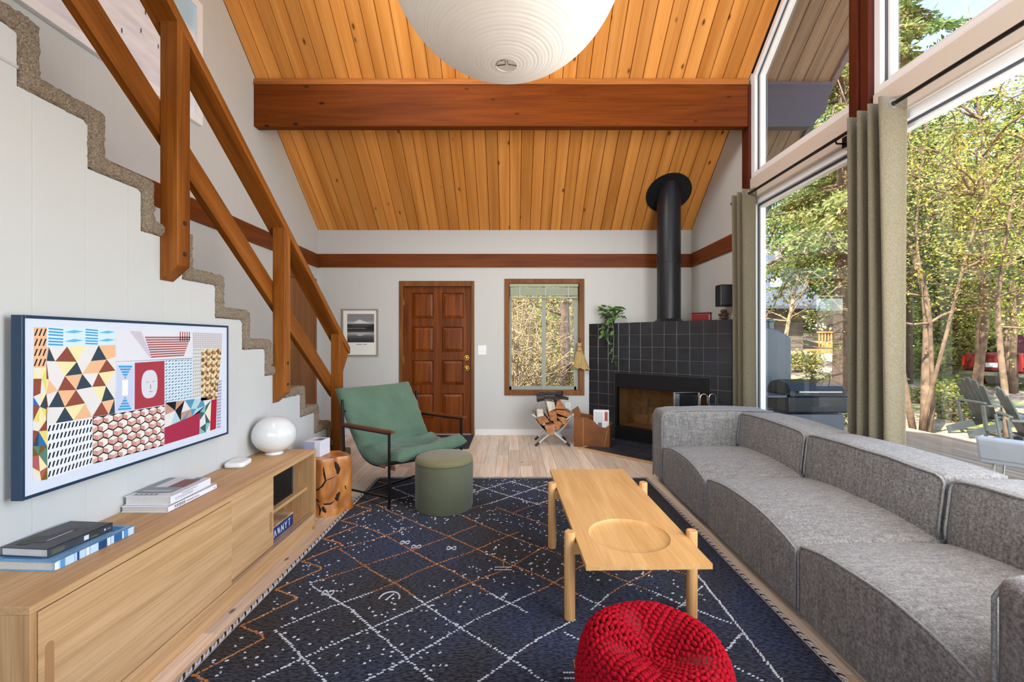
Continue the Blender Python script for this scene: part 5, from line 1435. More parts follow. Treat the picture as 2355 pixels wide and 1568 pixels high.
for (yb_, ya) in mods:
    ym, hl = (ya + yb_) / 2, (yb_ - ya) / 2
    def seat_fn(p, ym=ym, hl=hl):
        ty_ = max(-1, min(1, (p.y - ym) / hl)); fx = max(0, 1 - (p.x - SF0) / .30); wz = max(0, min(1, (p.z - .10) / .26))
        dr_ = .046 if ty_ < 0 else .012
        dz = wz * (.042 * (1 - abs(ty_) ** 2.4) - dr_ * fx * fx * abs(ty_) ** 2.5 + .012 * (1 - ((p.x - 1.7) / .45) ** 2) + soft(p))
        dx = -.008 * (1 - ty_ ** 2) * fx - .010 * (4.0 - p.y) * fx
        return Vector((p.x + dx, p.y, p.z + dz))
    cushion((SF0, ya + .001, .045), (2.06, yb_ - .001, .372), .032, (14, 18, 5), seat_fn).build('seat', gry, sf, smooth=True)
    r = .014
    q = [Vector((SF0 + .004, ya + .008, .05))] + [Vector((SF0 + .006, ya + .008, .05 + .28 * k / 6)) for k in range(1, 7)]
    for k in range(25):
        s_ = k / 24; q.append(Vector((SF0 + .012, ya + .02 + (yb_ - ya - .04) * s_, .3655)))
    q += [Vector((SF0 + .006, yb_ - .008, .33 - .28 * k / 6)) for k in range(7)]
    MB().tube([seat_fn(p) + Vector((-.003, 0, .002)) for p in q], .0058, 7).build('piping', pip, sf, smooth=True)
    def back_fn(p, ym=ym, hl=hl):
        ty_ = (p.y - ym) / hl; wz = max(0, min(1, (p.z - .45) / .2)); wx = max(0, 1 - (p.x - SF1) / .12)
        return Vector((p.x + .05 * wz * wx * .5 - .014 * (1 - ty_ ** 2) * wx + soft(p), p.y, p.z + wz * .018 * (1 - ty_ ** 2) + soft(p, .003)))
    ya2, yb2 = ya + .001, yb_ - .001
    cushion((SF1, ya2, .05), (SBK, yb2, .680), .038, (5, 16, 12), back_fn).build('backrest', gry, sf, smooth=True)
    q = [Vector((SF1 + .004, ya2 + .012, .40 + .22 * k / 6)) for k in range(7)]
    q += [Vector((SF1 + .006, ya2 + .012 + .04 * (1 - math.cos(a)), .63 + .04 * math.sin(a))) for a in [i * PI / 10 for i in range(1, 6)]]
    q += [Vector((SF1 + .008, ya2 + .055 + (yb2 - ya2 - .11) * k / 20, .672)) for k in range(21)]
    q += [Vector((SF1 + .006, yb2 - .012 - .04 * (1 - math.cos(a)), .63 + .04 * math.sin(a))) for a in [i * PI / 10 for i in range(5, 0, -1)]]
    q += [Vector((SF1 + .004, yb2 - .012, .62 - .22 * k / 6)) for k in range(7)]
    MB().tube([back_fn(p) + Vector((-.002, 0, .001)) for p in q], .0062, 7).build('piping', pip, sf, smooth=True)
    q = [Vector((SBK - .01, ya2 + .03 + (yb2 - ya2 - .06) * k / 20, .668)) for k in range(21)]
    MB().tube([back_fn(p) + Vector((.003, 0, .002)) for p in q], .006, 7).build('piping', pip, sf, smooth=True)
for (ya, yb_) in ((3.99, 4.262), (.965, 1.228)):
    def arm_fn(p, ya=ya, yb_=yb_):
        t_ = (p.x - SF0) / (SBK - SF0); return Vector((p.x, p.y, p.z + .012 * math.sin(PI * t_) + soft(p, .004, 4)))
    cushion((SF0 - .006 - .010 * (4.0 - ya), ya, .045), (SBK, yb_, .685), .05, (16, 5, 12), arm_fn).build('arm', gry, sf, smooth=True)
    for yy, s_ in ((ya + .012, 1), (yb_ - .012, -1)):
        xo = SF0 - .010 * (4.0 - ya); q = [Vector((xo - .002, yy, .05 + .57 * k / 10)) for k in range(11)] + [Vector((xo + .012 + .01 * k, yy + s_ * .004, .645 + .012 * k)) for k in range(3)]
        q += [Vector((SF0 + .05 + (SBK - SF0 - .06) * k / 14, yy + s_ * .006, .682)) for k in range(1, 15)]
        MB().tube([arm_fn(p) for p in q], .006, 7).build('piping', pip, sf, smooth=True)
for yy in (1.05, 2.08, 3.08, 4.2):
    for xx in (SF0 + .08, SBK - .08):
        MB().box(xx - .02, xx + .02, yy - .02, yy + .02, 0, .05).build('foot', W['plastic_k'], sf)

# ---------------------------------------------------------------- curtains
rdx, rdz = 2.415, 2.812
rod_ = thing('curtain_rod', 'long thin black curtain rod across the tall windows', 'curtain rod', (rdx, 2.7, rdz))
MB().tube([(rdx, 1.0, rdz), (rdx, 4.90, rdz)], .0125, 14).build('pole', W['blackmetal'], rod_, smooth=50)
MB().tube([(rdx, 4.90, rdz), (rdx, 4.935, rdz)], .02, 14).build('finial', W['blackmetal'], rod_, smooth=50)
for yy in (4.60, 3.36, 1.9):
    m = MB(); m.tube([(rdx, yy, rdz - .012), (rdx + .01, yy, rdz - .03), (XR - .01, yy, rdz - .03)], .007, 8); m.box(XR - .022, XR - .015, yy - .02, yy + .02, rdz - .06, rdz + .02)
    m.build('bracket', W['blackmetal'], rod_, smooth=50)
cur = fabric('taupe_velvet', c(92, 85, 68), c(118, 110, 90), 380, .85, .2, sheen=.5)
def curtain(label, y0, y1, folds, amp, seed):
    t = thing('curtain', label, 'curtain', (rdx, (y0 + y1) / 2, .02), group='grey taupe eyelet curtains')
    n, m_ = folds * 16, 22; vs = []; r = random.Random(seed); ph = [r.uniform(-.5, .5) for _ in range(folds + 2)]
    for j in range(m_ + 1):
        z = 2.865 - (2.865 - .025) * j / m_
        drop = j / m_
        for i in range(n + 1):
            s_ = i / n; f_ = s_ * folds
            a = amp * (1 - .25 * drop + .25 * drop * math.sin(f_ * 1.3 + seed))
            w_ = math.cos(2 * PI * f_ + .35 * math.sin(drop * 3 + ph[int(min(folds, f_))]))
            ww = math.copysign(abs(w_) ** .9, w_)
            yy = y0 + (y1 - y0) * (s_ + .012 * math.sin(4 * PI * f_)) + (s_ - .5) * .05 * drop
            vs.append((rdx + a * ww, yy, z + (.006 * math.cos(4 * PI * f_) if j == 0 else 0)))
    g = MB().add(vs, [(j * (n + 1) + i, j * (n + 1) + i + 1, (j + 1) * (n + 1) + i + 1, (j + 1) * (n + 1) + i) for j in range(m_) for i in range(n)])
    o = g.build('cloth', cur, t, smooth=True); sd_ = o.modifiers.new('s', 'SOLIDIFY'); sd_.thickness = .005; sd_.offset = 0
    for k in range(folds * 2):
        yy = y0 + (y1 - y0) * (k + .5) / (folds * 2)
        e = MB(); q = [(rdx, yy, rdz)]
        vs = [];
        for rr, dx_ in ((.020, -.004), (.028, -.005), (.028, .005), (.020, .004)):
            for a in range(16): vs.append((rdx + rr * math.cos(a * PI / 8), yy + dx_, rdz + rr * math.sin(a * PI / 8)))
        e.add(vs, [(i * 16 + a, i * 16 + (a + 1) % 16, ((i + 1) % 4) * 16 + (a + 1) % 16, ((i + 1) % 4) * 16 + a) for i in range(4) for a in range(16)])
        e.build('eyelet', W['alu'], t, smooth=40)
    return t
curtain('narrow grey taupe curtain bunched at the far end of the windows', 4.56, 4.88, 3, .055, 2)
curtain('wide grey taupe curtain gathered between the two tall windows', 2.83, 3.19, 4, .072, 5)

# ---------------------------------------------------------------- paper lantern
LX, LY, LZ, LR = -.017, 1.366, 2.512, .368
ln_ = thing('paper_lantern', 'large white ribbed paper globe lantern hanging from the ceiling', 'pendant lamp', (LX, LY, LZ - LR))
pm = bpy.data.materials.new('rice_paper'); pm.use_nodes = True; t = pm.node_tree; b = t.nodes['Principled BSDF']
b.inputs['Base Color'].default_value = c(236, 232, 226); b.inputs['Roughness'].default_value = .9; b.inputs['Specular IOR Level'].default_value = .1
tl = N(t, 'ShaderNodeBsdfTranslucent'); tl.inputs[0].default_value = c(240, 234, 226); mx = N(t, 'ShaderNodeMixShader'); mx.inputs[0].default_value = .35
t.links.new(b.outputs[0], mx.inputs[1]); t.links.new(tl.outputs[0], mx.inputs[2]); t.links.new(mx.outputs[0], t.nodes['Material Output'].inputs[0])
prof = []; a0 = math.asin(.032 / LR); nr = 96
for k in range(nr):
    for s_ in range(4):
        f_ = (k + s_ / 4) / nr; a = a0 + (PI - 2 * a0) * f_
        sc = 1 - (.0022 + .0012 * math.sin(k * 1.7)) * math.sin(PI * s_ / 4)
        prof.append((LR * sc * math.sin(a), LR * (1 - sc * math.cos(a))))
MB().lathe(prof, 112, (LX, LY, LZ - LR), cap=False).build('paper_shade', pm, ln_, smooth=True)
wr = plain('lantern_wire', c(112, 98, 86), .4, .6)
m = MB(); zb = LZ - LR + .0035
m.tube([(LX + .033 * math.cos(a), LY + .033 * math.sin(a), zb) for a in [i * PI / 16 for i in range(33)]], .0018, 6)
m.build('bottom_ring', plain('ring_white', c(210, 204, 196), .6), ln_, smooth=True)
m = MB(); m.tube([(LX - .032, LY + .0, zb), (LX - .024, LY - .022, zb - .001), (LX - .004, LY - .026, zb - .001), (LX - .003, LY + .014, zb + .01), (LX - .030, LY + .016, zb + .008)], .0016, 6)
m.tube([(LX + .003, LY - .02, zb), (LX + .005, LY + .010, zb + .008), (LX + .032, LY + .004, zb)], .0016, 6); m.build('wire_spreader', wr, ln_, smooth=True)
MB().tube([(LX, LY, LZ + LR - .01), (LX, LY, roofz(LY) - .0)], .004, 8).build('cord', W['plastic_w'], ln_)
MB().lathe([(.05, 0), (.05, .03), (.02, .05)], 20, (LX, LY, roofz(LY) - .06)).build('ceiling_rose', W['plastic_w'], ln_, smooth=30)

# ---------------------------------------------------------------- framed snow photograph on the left wall
af = thing('framed_snow_photo', 'large white framed photo of tiny figures on a snowy slope above the stairs', 'framed photo', (XL, 3.0, 3.15))
ay0, ay1, az0, az1, fw = 2.15, 3.875, 3.155, 4.20, .065
m = MB()
for a in ((ay0, ay0 + fw, az0, az1), (ay1 - fw, ay1, az0, az1), (ay0 + fw, ay1 - fw, az1 - fw, az1), (ay0 + fw, ay1 - fw, az0, az0 + fw)): m.box(XL + .001, XL + .04, a[0], a[1], a[2], a[3])
m.build('frame', plain('white_frame', c(236, 236, 238), .4), af, bevel=.003)
snow, t, b = _new('snow_print')
tc = N(t, 'ShaderNodeTexCoord'); sp = N(t, 'ShaderNodeSeparateXYZ'); t.links.new(tc.outputs['Object'], sp.inputs[0])
n1 = N(t, 'ShaderNodeTexNoise'); n1.inputs['Scale'].default_value = 5; n1.inputs['Detail'].default_value = 6; mp = N(t, 'ShaderNodeMapping'); mp.inputs['Scale'].default_value = (1, .5, 2.4)
t.links.new(tc.outputs['Object'], mp.inputs[0]); t.links.new(mp.outputs[0], n1.inputs['Vector'])
rp = ramp(t, [(.3, c(208, 208, 218)), (.6, c(232, 231, 238))]); t.links.new(n1.outputs[0], rp.inputs[0])
mr = N(t, 'ShaderNodeMapRange'); mr.inputs[1].default_value = .74; mr.inputs[2].default_value = .80; t.links.new(sp.outputs[2], mr.inputs[0])
t.links.new(mixc(t, mr.outputs[0], rp.outputs[0], c(176, 206, 226)), b.inputs['Base Color']); b.inputs['Roughness'].default_value = .35
MB().box(XL + .001, XL + .012, ay0 + fw, ay1 - fw, az0 + fw, az1 - fw).build('snow_print', snow, af)
g = MB(); xx = XL + .0125
for (py, pz) in ((3.02, 3.95), (3.08, 3.83), (3.28, 3.86), (3.30, 3.72), (3.26, 3.56), (3.42, 3.55), (2.85, 4.02), (2.75, 3.6), (3.55, 3.9), (2.6, 3.8), (3.1, 3.45), (2.45, 3.5)):
    g.add([(xx, py - .005, pz - .018), (xx, py + .005, pz - .018), (xx, py + .008, pz + .004), (xx, py, pz + .02), (xx, py - .008, pz + .004)], [(0, 1, 2, 3, 4)], c(96, 96, 110))
    g.add([(xx, py - .02, pz - .021), (xx, py + .022, pz - .019), (xx, py + .022, pz - .017), (xx, py - .02, pz - .019)], [(0, 1, 2, 3)], c(150, 150, 164))
g.build('tiny_figures', W['print'], af, recalc=False)
# ---------------------------------------------------------------- outside: ground, deck, furniture
def gz(x_, y_):
    z = -.40
    if y_ > 12: z += (y_ - 12) * .10 if y_ < 40 else 2.8
    if x_ < 5 and y_ > 7: z += min(1.6, (y_ - 7) * .10)
    return z + .10 * noise.noise(Vector((x_ * .35, y_ * .35, 0))) + .03 * noise.noise(Vector((x_ * 1.7, y_ * 1.7, 5)))
gm_, t, b = _new('forest_floor')
v, _ = coords(t, (1, 1, 1), rnd=False)
n1 = N(t, 'ShaderNodeTexNoise'); n1.inputs['Scale'].default_value = .35; n1.inputs['Detail'].default_value = 4; t.links.new(v, n1.inputs['Vector'])
n2 = N(t, 'ShaderNodeTexNoise'); n2.inputs['Scale'].default_value = 9; n2.inputs['Detail'].default_value = 7; t.links.new(v, n2.inputs['Vector'])
rb = ramp(t, [(.3, c(104, 86, 72)), (.7, c(188, 164, 144))]); t.links.new(n2.outputs[0], rb.inputs[0])
rgn = ramp(t, [(.3, c(80, 96, 40)), (.7, c(166, 176, 84))]); t.links.new(n2.outputs[0], rgn.inputs[0])
mk_ = ramp(t, [(.52, (0, 0, 0, 1)), (.64, (1, 1, 1, 1))]); t.links.new(n1.outputs[0], mk_.inputs[0])
t.links.new(mixc(t, mk_.outputs[0], rb.outputs[0], rgn.outputs[0]), b.inputs['Base Color']); b.inputs['Roughness'].default_value = .95; bumped(t, b, n2.outputs[0], .7, .06)
g = MB(); vs = []; xs_ = [-30 + 100 * (i / 110) for i in range(111)]; ys_ = [-14 + 90 * (j / 110) for j in range(111)]
for y_ in ys_:
    for x_ in xs_: vs.append((x_, y_, gz(x_, y_)))
g.add(vs, [(j * 111 + i, j * 111 + i + 1, (j + 1) * 111 + i + 1, (j + 1) * 111 + i) for j in range(110) for i in range(110)])
gnd = g.build('ground', gm_, smooth=True); struct(gnd); gnd['label'] = 'forest ground of bark mulch and moss outside the windows'
# deck
dkm = wood('deck_boards', c(150, 122, 96), c(184, 156, 128), 'y', 12, .7, .8, rnd=.12)
dkr = struct(MB().box(2.7, 6.6, -1.5, 7.6, -.40, -.16).build('deck', plain('deck_shadow', c(60, 50, 42), .9))); dkr['label'] = 'timber deck outside the tall windows'
dme = bpy.data.meshes.new('deck_board'); b_ = MB().box(-.067, .067, -4.5, 4.5, 0, .03); dme.from_pydata(b_.v, [], b_.f); dme.materials.append(dkm)
for i in range(27):
    o = bpy.data.objects.new('deck_board', dme); C.objects.link(o); o.parent = dkr; o.location = (2.80 + i * .142, 3.05, -.155)

def adirondack(label, loc, rz, s_=1.0):
    t = thing('adirondack_chair', label, 'garden chair', loc, rz, 'dark slatted garden chairs outside')
    dm_ = W['adir']
    def bar(n, a, b2, w_, h_, up=(0, 0, 1)): MB().bar(a, b2, w_, h_, up).build(n, dm_, t, local=True, bevel=.004)
    for sy in (-1, 1):
        bar('front_leg', (.36, sy * .29, 0), (.36, sy * .29, .54), .10, .03, (0, 1, 0)); bar('stringer', (.38, sy * .25, .36), (-.55, sy * .25, .04), .025, .13)
        bar('armrest', (.44, sy * .32, .565), (-.34, sy * .32, .555), .13, .025); bar('rear_support', (-.30, sy * .27, .12), (-.36, sy * .29, .56), .03, .07, (0, 1, 0))
    for k in range(5): bar('seat_slat', (.37 - k * .10, -.27, .405 - k * .032), (.37 - k * .10, .27, .405 - k * .032), .085, .022)
    for k in range(5):
        yy = (k - 2) * .115; top = 1.02 - .05 * (k - 2) ** 2 * .55
        bar('back_slat', (-.10, yy * .9, .26), (-.10 - .42 * (top - .26) * .95, yy * 1.12, top), .022, .10, (0, 1, 0))
    bar('back_rail', (-.33, -.3, .60), (-.33, .3, .60), .05, .03); bar('back_rail', (-.16, -.26, .30), (-.16, .26, .30), .05, .03)
W['adir'] = plain('dark_grey_green_paint', c(58, 66, 68), .6, 0, .2, 8)
adirondack('dark slatted garden chair standing in front of the red pickup', (8.62, 8.05, gz(8.62, 8.05)), D2(-12))
adirondack('dark slatted garden chair cut off by the right picture edge', (7.72, 6.62, gz(7.72, 6.62)), D2(-35))

# barbecue on the deck just outside the far window
bq = thing('barbecue_grill', 'black barbecue grill with side shelf on the deck outside the far window', 'grill', (3.42, 5.32, -.125), D2(0))
bk = plain('grill_black', c(34, 36, 40), .35, .3); gy = plain('grill_grey', c(96, 100, 106), .4, .4)
def lb_(n, a, mt, bev=.008): MB().box(*a).build(n, mt, bq, local=True, bevel=bev)
lb_('firebox', (-.30, .38, -.24, .24, .62, .80), bk, .02)
g = MB(); q = [(-.24, .80), (.24, .80), (.235, .87), (.16, .95), (.0, .985), (-.16, .95), (-.235, .87)]; g.prism(q, 'x', -.28, .36); g.build('lid', bk, bq, local=True, bevel=.015)
MB().tube([(-.2, -.27, .86), (.28, -.27, .86)], .012, 10).build('lid_handle', W['alu'], bq, local=True, smooth=50)
lb_('side_shelf', (.38, .66, -.22, .22, .79, .815), gy); lb_('side_shelf', (-.52, -.30, -.22, .22, .79, .815), gy); lb_('cabinet', (-.28, .36, -.2, .2, .08, .60), gy)
for sx_ in (-.24, .32):
    for sy in (-.16, .16): MB().tube([(sx_, sy, 0), (sx_, sy, .1)], .03, 10).build('caster', bk, bq, local=True)
hd = thing('reflection_block', 'grey block built as the room reflection in the far window', 'reflection block', (3.62, 6.2, -.125))  # solid block added for a reflection of the room in the glass
MB().prism([(3.40, .55), (3.76, .55), (3.76, 1.34), (3.72, 1.38), (3.58, 1.46), (3.40, 1.50)], 'y', 6.05, 6.4).build('hood', gy, hd, bevel=.02)
MB().box(3.45, 3.6, 6.12, 6.32, -.125, .56).build('post', gy, hd); MB().lathe([(.05, 1.49), (.05, 1.60), (.07, 1.61), (.07, 1.63), (.01, 1.65)], 16, (3.56, 6.22, -.03)).build('cap', gy, hd, smooth=40)
# pale folding lounger
fl_ = thing('deck_lounger', 'white two panel deck lounger at the lower right window', 'lounger', (4.38, 3.62, -.125), D2(35))
wv = plain('white_canvas', c(196, 202, 208), .6)
def lq(n, a, b2, w_, h_, mt): MB().bar(a, b2, w_, h_).build(n, mt, fl_, local=True, bevel=.02)
for yo in (-.22, .22): lq('back_panel', (-.06, yo, .42), (-.18, yo, .62), .42, .05, wv)
for yo in (-.22, .22): lq('seat_panel', (-.05, yo, .40), (.55, yo, .41), .42, .05, wv)
for sx_ in (0, .5):
    for sy in (-.36, .36): MB().tube([(sx_ - .12, sy, 0), (sx_ + .1, sy, .40)], .012, 8).build('leg', W['alu'], fl_, local=True)

# red pickup
tk = thing('pickup_truck', 'red pickup truck parked on the drive behind the garden chairs', 'truck', (17.75, 14.5, -.22), D2(6))
rd = plain('truck_red', c(104, 30, 28), .45, .1, coat=.1)
g = MB(); side = [(-2.55, .55), (2.6, .55), (2.62, .95), (2.4, 1.08), (1.35, 1.15), (.75, 1.72), (-.55, 1.74), (-.75, 1.16), (-2.55, 1.14)]
g.prism(side, 'y', -.88, .88); g.build('body', rd, tk, local=True, bevel=.05)
MB().box(-2.60, -2.54, -.78, .78, .60, 1.12).build('tailgate', rd, tk, local=True, bevel=.02)
MB().box(-2.68, -2.55, -.9, .9, .42, .56).build('bumper', W['chrome'], tk, local=True, bevel=.02)
for sy in (-1, 1): MB().box(-2.58, -2.54, sy * .80 - .07, sy * .80 + .07, .72, 1.04).build('tail_light', plain('lens_red', c(200, 40, 36), .2), tk, local=True, bevel=.01)
MB().box(-2.612, -2.60, -.16, .16, .70, .84).build('number_plate', plain('plate_white', c(220, 220, 220), .4), tk, local=True)
MB().box(-.5, .68, -.90, .90, 1.24, 1.62).build('cab_glass', plain('cab_glass', c(24, 28, 34), .08), tk, local=True, bevel=.03)
for sx_ in (-1.6, 1.75):
    for sy in (-.82, .82):
        MB().tube([(sx_, sy - .12, .37), (sx_, sy + .12, .37)], .37, 24).build('wheel', W['plastic_k'], tk, local=True, bevel=.03)

# neighbouring cabins
def cabin(label, x0, x1, y0, y1, zb, ze, zr_, wall_m, roof_m, rail=True):
    t = thing('neighbour_cabin', label, 'cabin', ((x0 + x1) / 2, y0, zb))
    MB().box(x0, x1, y0, y1, zb, ze).build('walls', wall_m, t)
    n = int((ze - zb) / .2)
    for k in range(n): MB().box(x0 - .01, x1 + .01, y0 - .025, y0 - .001, zb + k * .2 + .008, zb + k * .2 + .196).build('siding_board', wall_m, t)
    ex0, ex1, ey0, yr = x0 - .6, x1 + .7, y0 - .8, (y0 + y1) / 2
    g = MB(); g.prism([(ey0, ze - .12), (yr, zr_), (y1 + .8, ze - .12), (y1 + .8, ze + .05), (yr, zr_ + .18), (ey0, ze + .05)], 'x', ex0, ex1); g.build('roof', roof_m, t)
    sl_ = (zr_ + .18 - ze - .05) / (yr - ey0); k = 0; xx = ex0 + .2
    while xx < ex1:
        MB().bar((xx, ey0, ze + .06), (xx, yr, zr_ + .19), .05, .05).build('roof_seam', roof_m, t); xx += .42
    MB().box(x0 + 1.4, x0 + 2.5, y0 - .05, y0 - .01, zb + .9, zb + 1.9).build('window', W['plastic_k'], t)
    return t, ey0, yr, sl_
tin = plain('metal_roof', c(104, 112, 128), .4, .5); wgr = wood('grey_siding', c(96, 90, 84), c(120, 114, 106), 'x', 8, .6, .8, rnd=.08)
cb_, ey0, yr, sl_ = cabin('grey cabin with seamed metal roof and flue seen through far window', 8.5, 15.5, 24, 30, gz(14, 24) - .2, 3.1, 6.3, wgr, tin)
fx, fy = 14.5, 24.6; fz = 3.15 + (fy - ey0) * sl_
m = MB(); m.tube([(fx, fy, fz - .1), (fx, fy, fz + 2.0)], .12, 14); m.build('flue', plain('flue_grey', c(150, 140, 130), .4, .6), cb_, smooth=40)
MB().lathe([(.42, -.25), (.30, .25), (.14, .3)], 14, (fx, fy, fz + .1)).build('flue_skirt', plain('flue_skirt', c(190, 194, 200), .35, .7), cb_, smooth=30)
cabin('blue roofed dark cabin half hidden behind the mossy tree', 22.5, 29.5, 26.5, 31, gz(24, 27) - .2, 3.6, 5.6, wood('dark_siding', c(70, 44, 34), c(96, 64, 50), 'x', 8, .6, .8), plain('blue_roof', c(96, 140, 176), .5, .2))
# porch with timber railing
pr = thing('porch_railing', 'orange timber porch railing beside the grey cabin', 'railing', (17.3, 23.2, gz(17, 23)))
om2 = wood('cedar_rail', c(172, 104, 60), c(206, 142, 92), 'z', 10, 1, .7, rnd=.1); pz = gz(17, 23) + .18
MB().box(15.55, 19.8, 22.9, 25.5, pz - .25, pz).build('platform', om2, pr)
MB().box(15.6, 19.8, 22.95, 23.05, pz + .84, pz + .92).build('top_rail', om2, pr); MB().box(15.6, 19.8, 22.97, 23.03, pz + .08, pz + .14).build('bottom_rail', om2, pr)
bme_ = bpy.data.meshes.new('baluster'); b_ = MB().box(-.03, .03, -.02, .02, 0, .75); bme_.from_pydata(b_.v, [], b_.f); bme_.materials.append(om2)
for i in range(27):
    o = bpy.data.objects.new('baluster', bme_); C.objects.link(o); o.parent = pr; o.location = Vector((15.7 + i * .155, 23.0, pz + .12)) - pr.location
sw2 = thing('porch_stair', 'dark timber porch stair side in front of the railing', 'stairs', (17.3, 22.6, gz(17.3, 22.4)))
MB().prism([(16.75, pz - .3), (17.75, pz - .3), (17.75, pz + .55), (16.9, pz + 1.0), (16.75, pz + 1.0)], 'y', 22.5, 22.6).build('side_panel', wood('dark_panel', c(110, 62, 40), c(138, 84, 56), 'x', 10, 1, .7), sw2)
for k in range(3): MB().box(16.8, 17.7, 22.6, 22.9, pz - .3 + k * .15, pz - .25 + k * .15).build('tread', om2, sw2)

# ---------------------------------------------------------------- trees
W['bark'] = plain('mossy_bark', c(104, 84, 66), .95, 0, .45, 7, .8, 20)
W['bark_dark'] = plain('fir_bark', c(84, 68, 56), .95, 0, .4, 6, .8, 20)
W['twig'] = plain('pale_twig', c(138, 116, 92), .9, 0, .3, 8)
W['moss'] = leafy('moss_tuft', [(.2, c(120, 112, 40)), (.8, c(196, 186, 84))], .3, 2)
W['leaf_y'] = leafy('spring_leaf', [(.1, c(92, 104, 46)), (.5, c(168, 172, 88)), (.9, c(224, 218, 150))], .5, .5)
W['leaf_m'] = leafy('green_leaf', [(.1, c(48, 68, 42)), (.5, c(98, 120, 68)), (.9, c(176, 184, 118))], .45, .4)
W['needle'] = leafy('fir_needle', [(.1, c(34, 60, 44)), (.5, c(72, 106, 66)), (.9, c(132, 162, 96))], .35, .3)
W['needle_y'] = leafy('hemlock_needle', [(.1, c(58, 70, 42)), (.5, c(110, 122, 70)), (.9, c(184, 188, 122))], .4, .4)

def rand_unit(n):
    v_ = rng.normal(size=(n, 3)); return v_ / np.linalg.norm(v_, axis=1, keepdims=True)
def leaf_quads(P, size, aspect=.55, up=.3):
    n = len(P); a = rand_unit(n); a[:, 2] *= .6; a /= np.linalg.norm(a, axis=1, keepdims=True)
    b2 = rand_unit(n); b2 = np.cross(a, b2); b2 /= np.linalg.norm(b2, axis=1, keepdims=True) + 1e-9
    s_ = size * rng.uniform(.6, 1.3, size=(n, 1))
    return np.stack([P - a * s_ * .5, P + b2 * s_ * aspect * .5, P + a * s_ * .5, P - b2 * s_ * aspect * .5], axis=1)
def spray_quads(P, D, size, aspect=.16):
    """needle sprays: long narrow blades roughly along D"""
    n = len(P); a = D + rng.normal(scale=.45, size=(n, 3)); a /= np.linalg.norm(a, axis=1, keepdims=True)
    b2 = np.cross(a, rand_unit(n)); b2 /= np.linalg.norm(b2, axis=1, keepdims=True) + 1e-9
    s_ = size * rng.uniform(.6, 1.3, size=(n, 1))
    return np.stack([P, P + a * s_ * .5 + b2 * s_ * aspect, P + a * s_, P + a * s_ * .5 - b2 * s_ * aspect], axis=1)
def wiggle(p, d_, L, n, amt, droop=0.0, r=random):
    q = [Vector(p)]; d_ = Vector(d_).normalized()
    for k in range(n):
        d_ = (d_ + Vector((r.gauss(0, amt), r.gauss(0, amt), r.gauss(0, amt) - droop))).normalized(); q.append(q[-1] + d_ * L / n)
    return q
def broadleaf(label, base, h, r0, nbr, nleaf, lsize, mat='leaf_y', stems=1, spread=.45, lean=(0, 0), group=None, bark='bark', crown0=.3, moss=0, seed=1, cat='tree', name='leafy_tree'):
    R_ = random.Random(seed); t = thing(name, label, cat, base, group=group)
    tr = MB(); tips = []
    for s_ in range(stems):
        a = 2 * PI * s_ / max(1, stems) + R_.uniform(0, 1); k = .0 if stems == 1 else .16
        st_p = wiggle(Vector(base) + Vector((math.cos(a) * k * .6, math.sin(a) * k * .6, -.1)), (math.cos(a) * k + lean[0], math.sin(a) * k + lean[1], 1), h * R_.uniform(.8, 1), 12, .07, -.03, R_)
        r_s = r0 if s_ == 0 else r0 * R_.uniform(.35, .7)
        tr.tube(st_p, [r_s * (1 - .85 * i / 12) for i in range(13)], 9)
        for b_i in range(nbr):
            f = R_.uniform(crown0, .98); i = int(f * 12); p = st_p[min(12, i)]
            aa = R_.uniform(0, 2 * PI); L = h * spread * (1.1 - f) * R_.uniform(.6, 1.2) + .3
            q = wiggle(p, (math.cos(aa), math.sin(aa), R_.uniform(.0, .7)), L, 7, .2, -.02, R_)
            tr.tube(q, [r0 * .32 * (1 - f * .6) * (1 - .85 * j / 7) + .004 for j in range(8)], 5, False)
            for j in range(2, 8):
                tips.append(q[j])
                if R_.random() < .8:
                    q2 = wiggle(q[j], (R_.gauss(0, 1), R_.gauss(0, 1), R_.gauss(.2, .6)), L * .4, 4, .3, 0, R_); tr.tube(q2, [.010 * (r0 / .1) ** .5, .008, .006, .005, .003], 4, False); tips += q2[1:]
    tr.build('trunk', W[bark], t, smooth=True)
    if nleaf:
        T_ = np.array([tuple(p) for p in tips]); idx = rng.integers(0, len(T_), nleaf)
        P = T_[idx] + rng.normal(scale=h * .028 + .06, size=(nleaf, 3))
        quads('foliage', leaf_quads(P, lsize), W[mat], t, kind='stuff')
    if moss:
        T_ = np.array([tuple(p) for p in tips]); idx = rng.integers(0, len(T_), moss); P = T_[idx] + rng.normal(scale=.03, size=(moss, 3))
        quads('moss', leaf_quads(P, .05), W['moss'], t, kind='stuff')
    return t
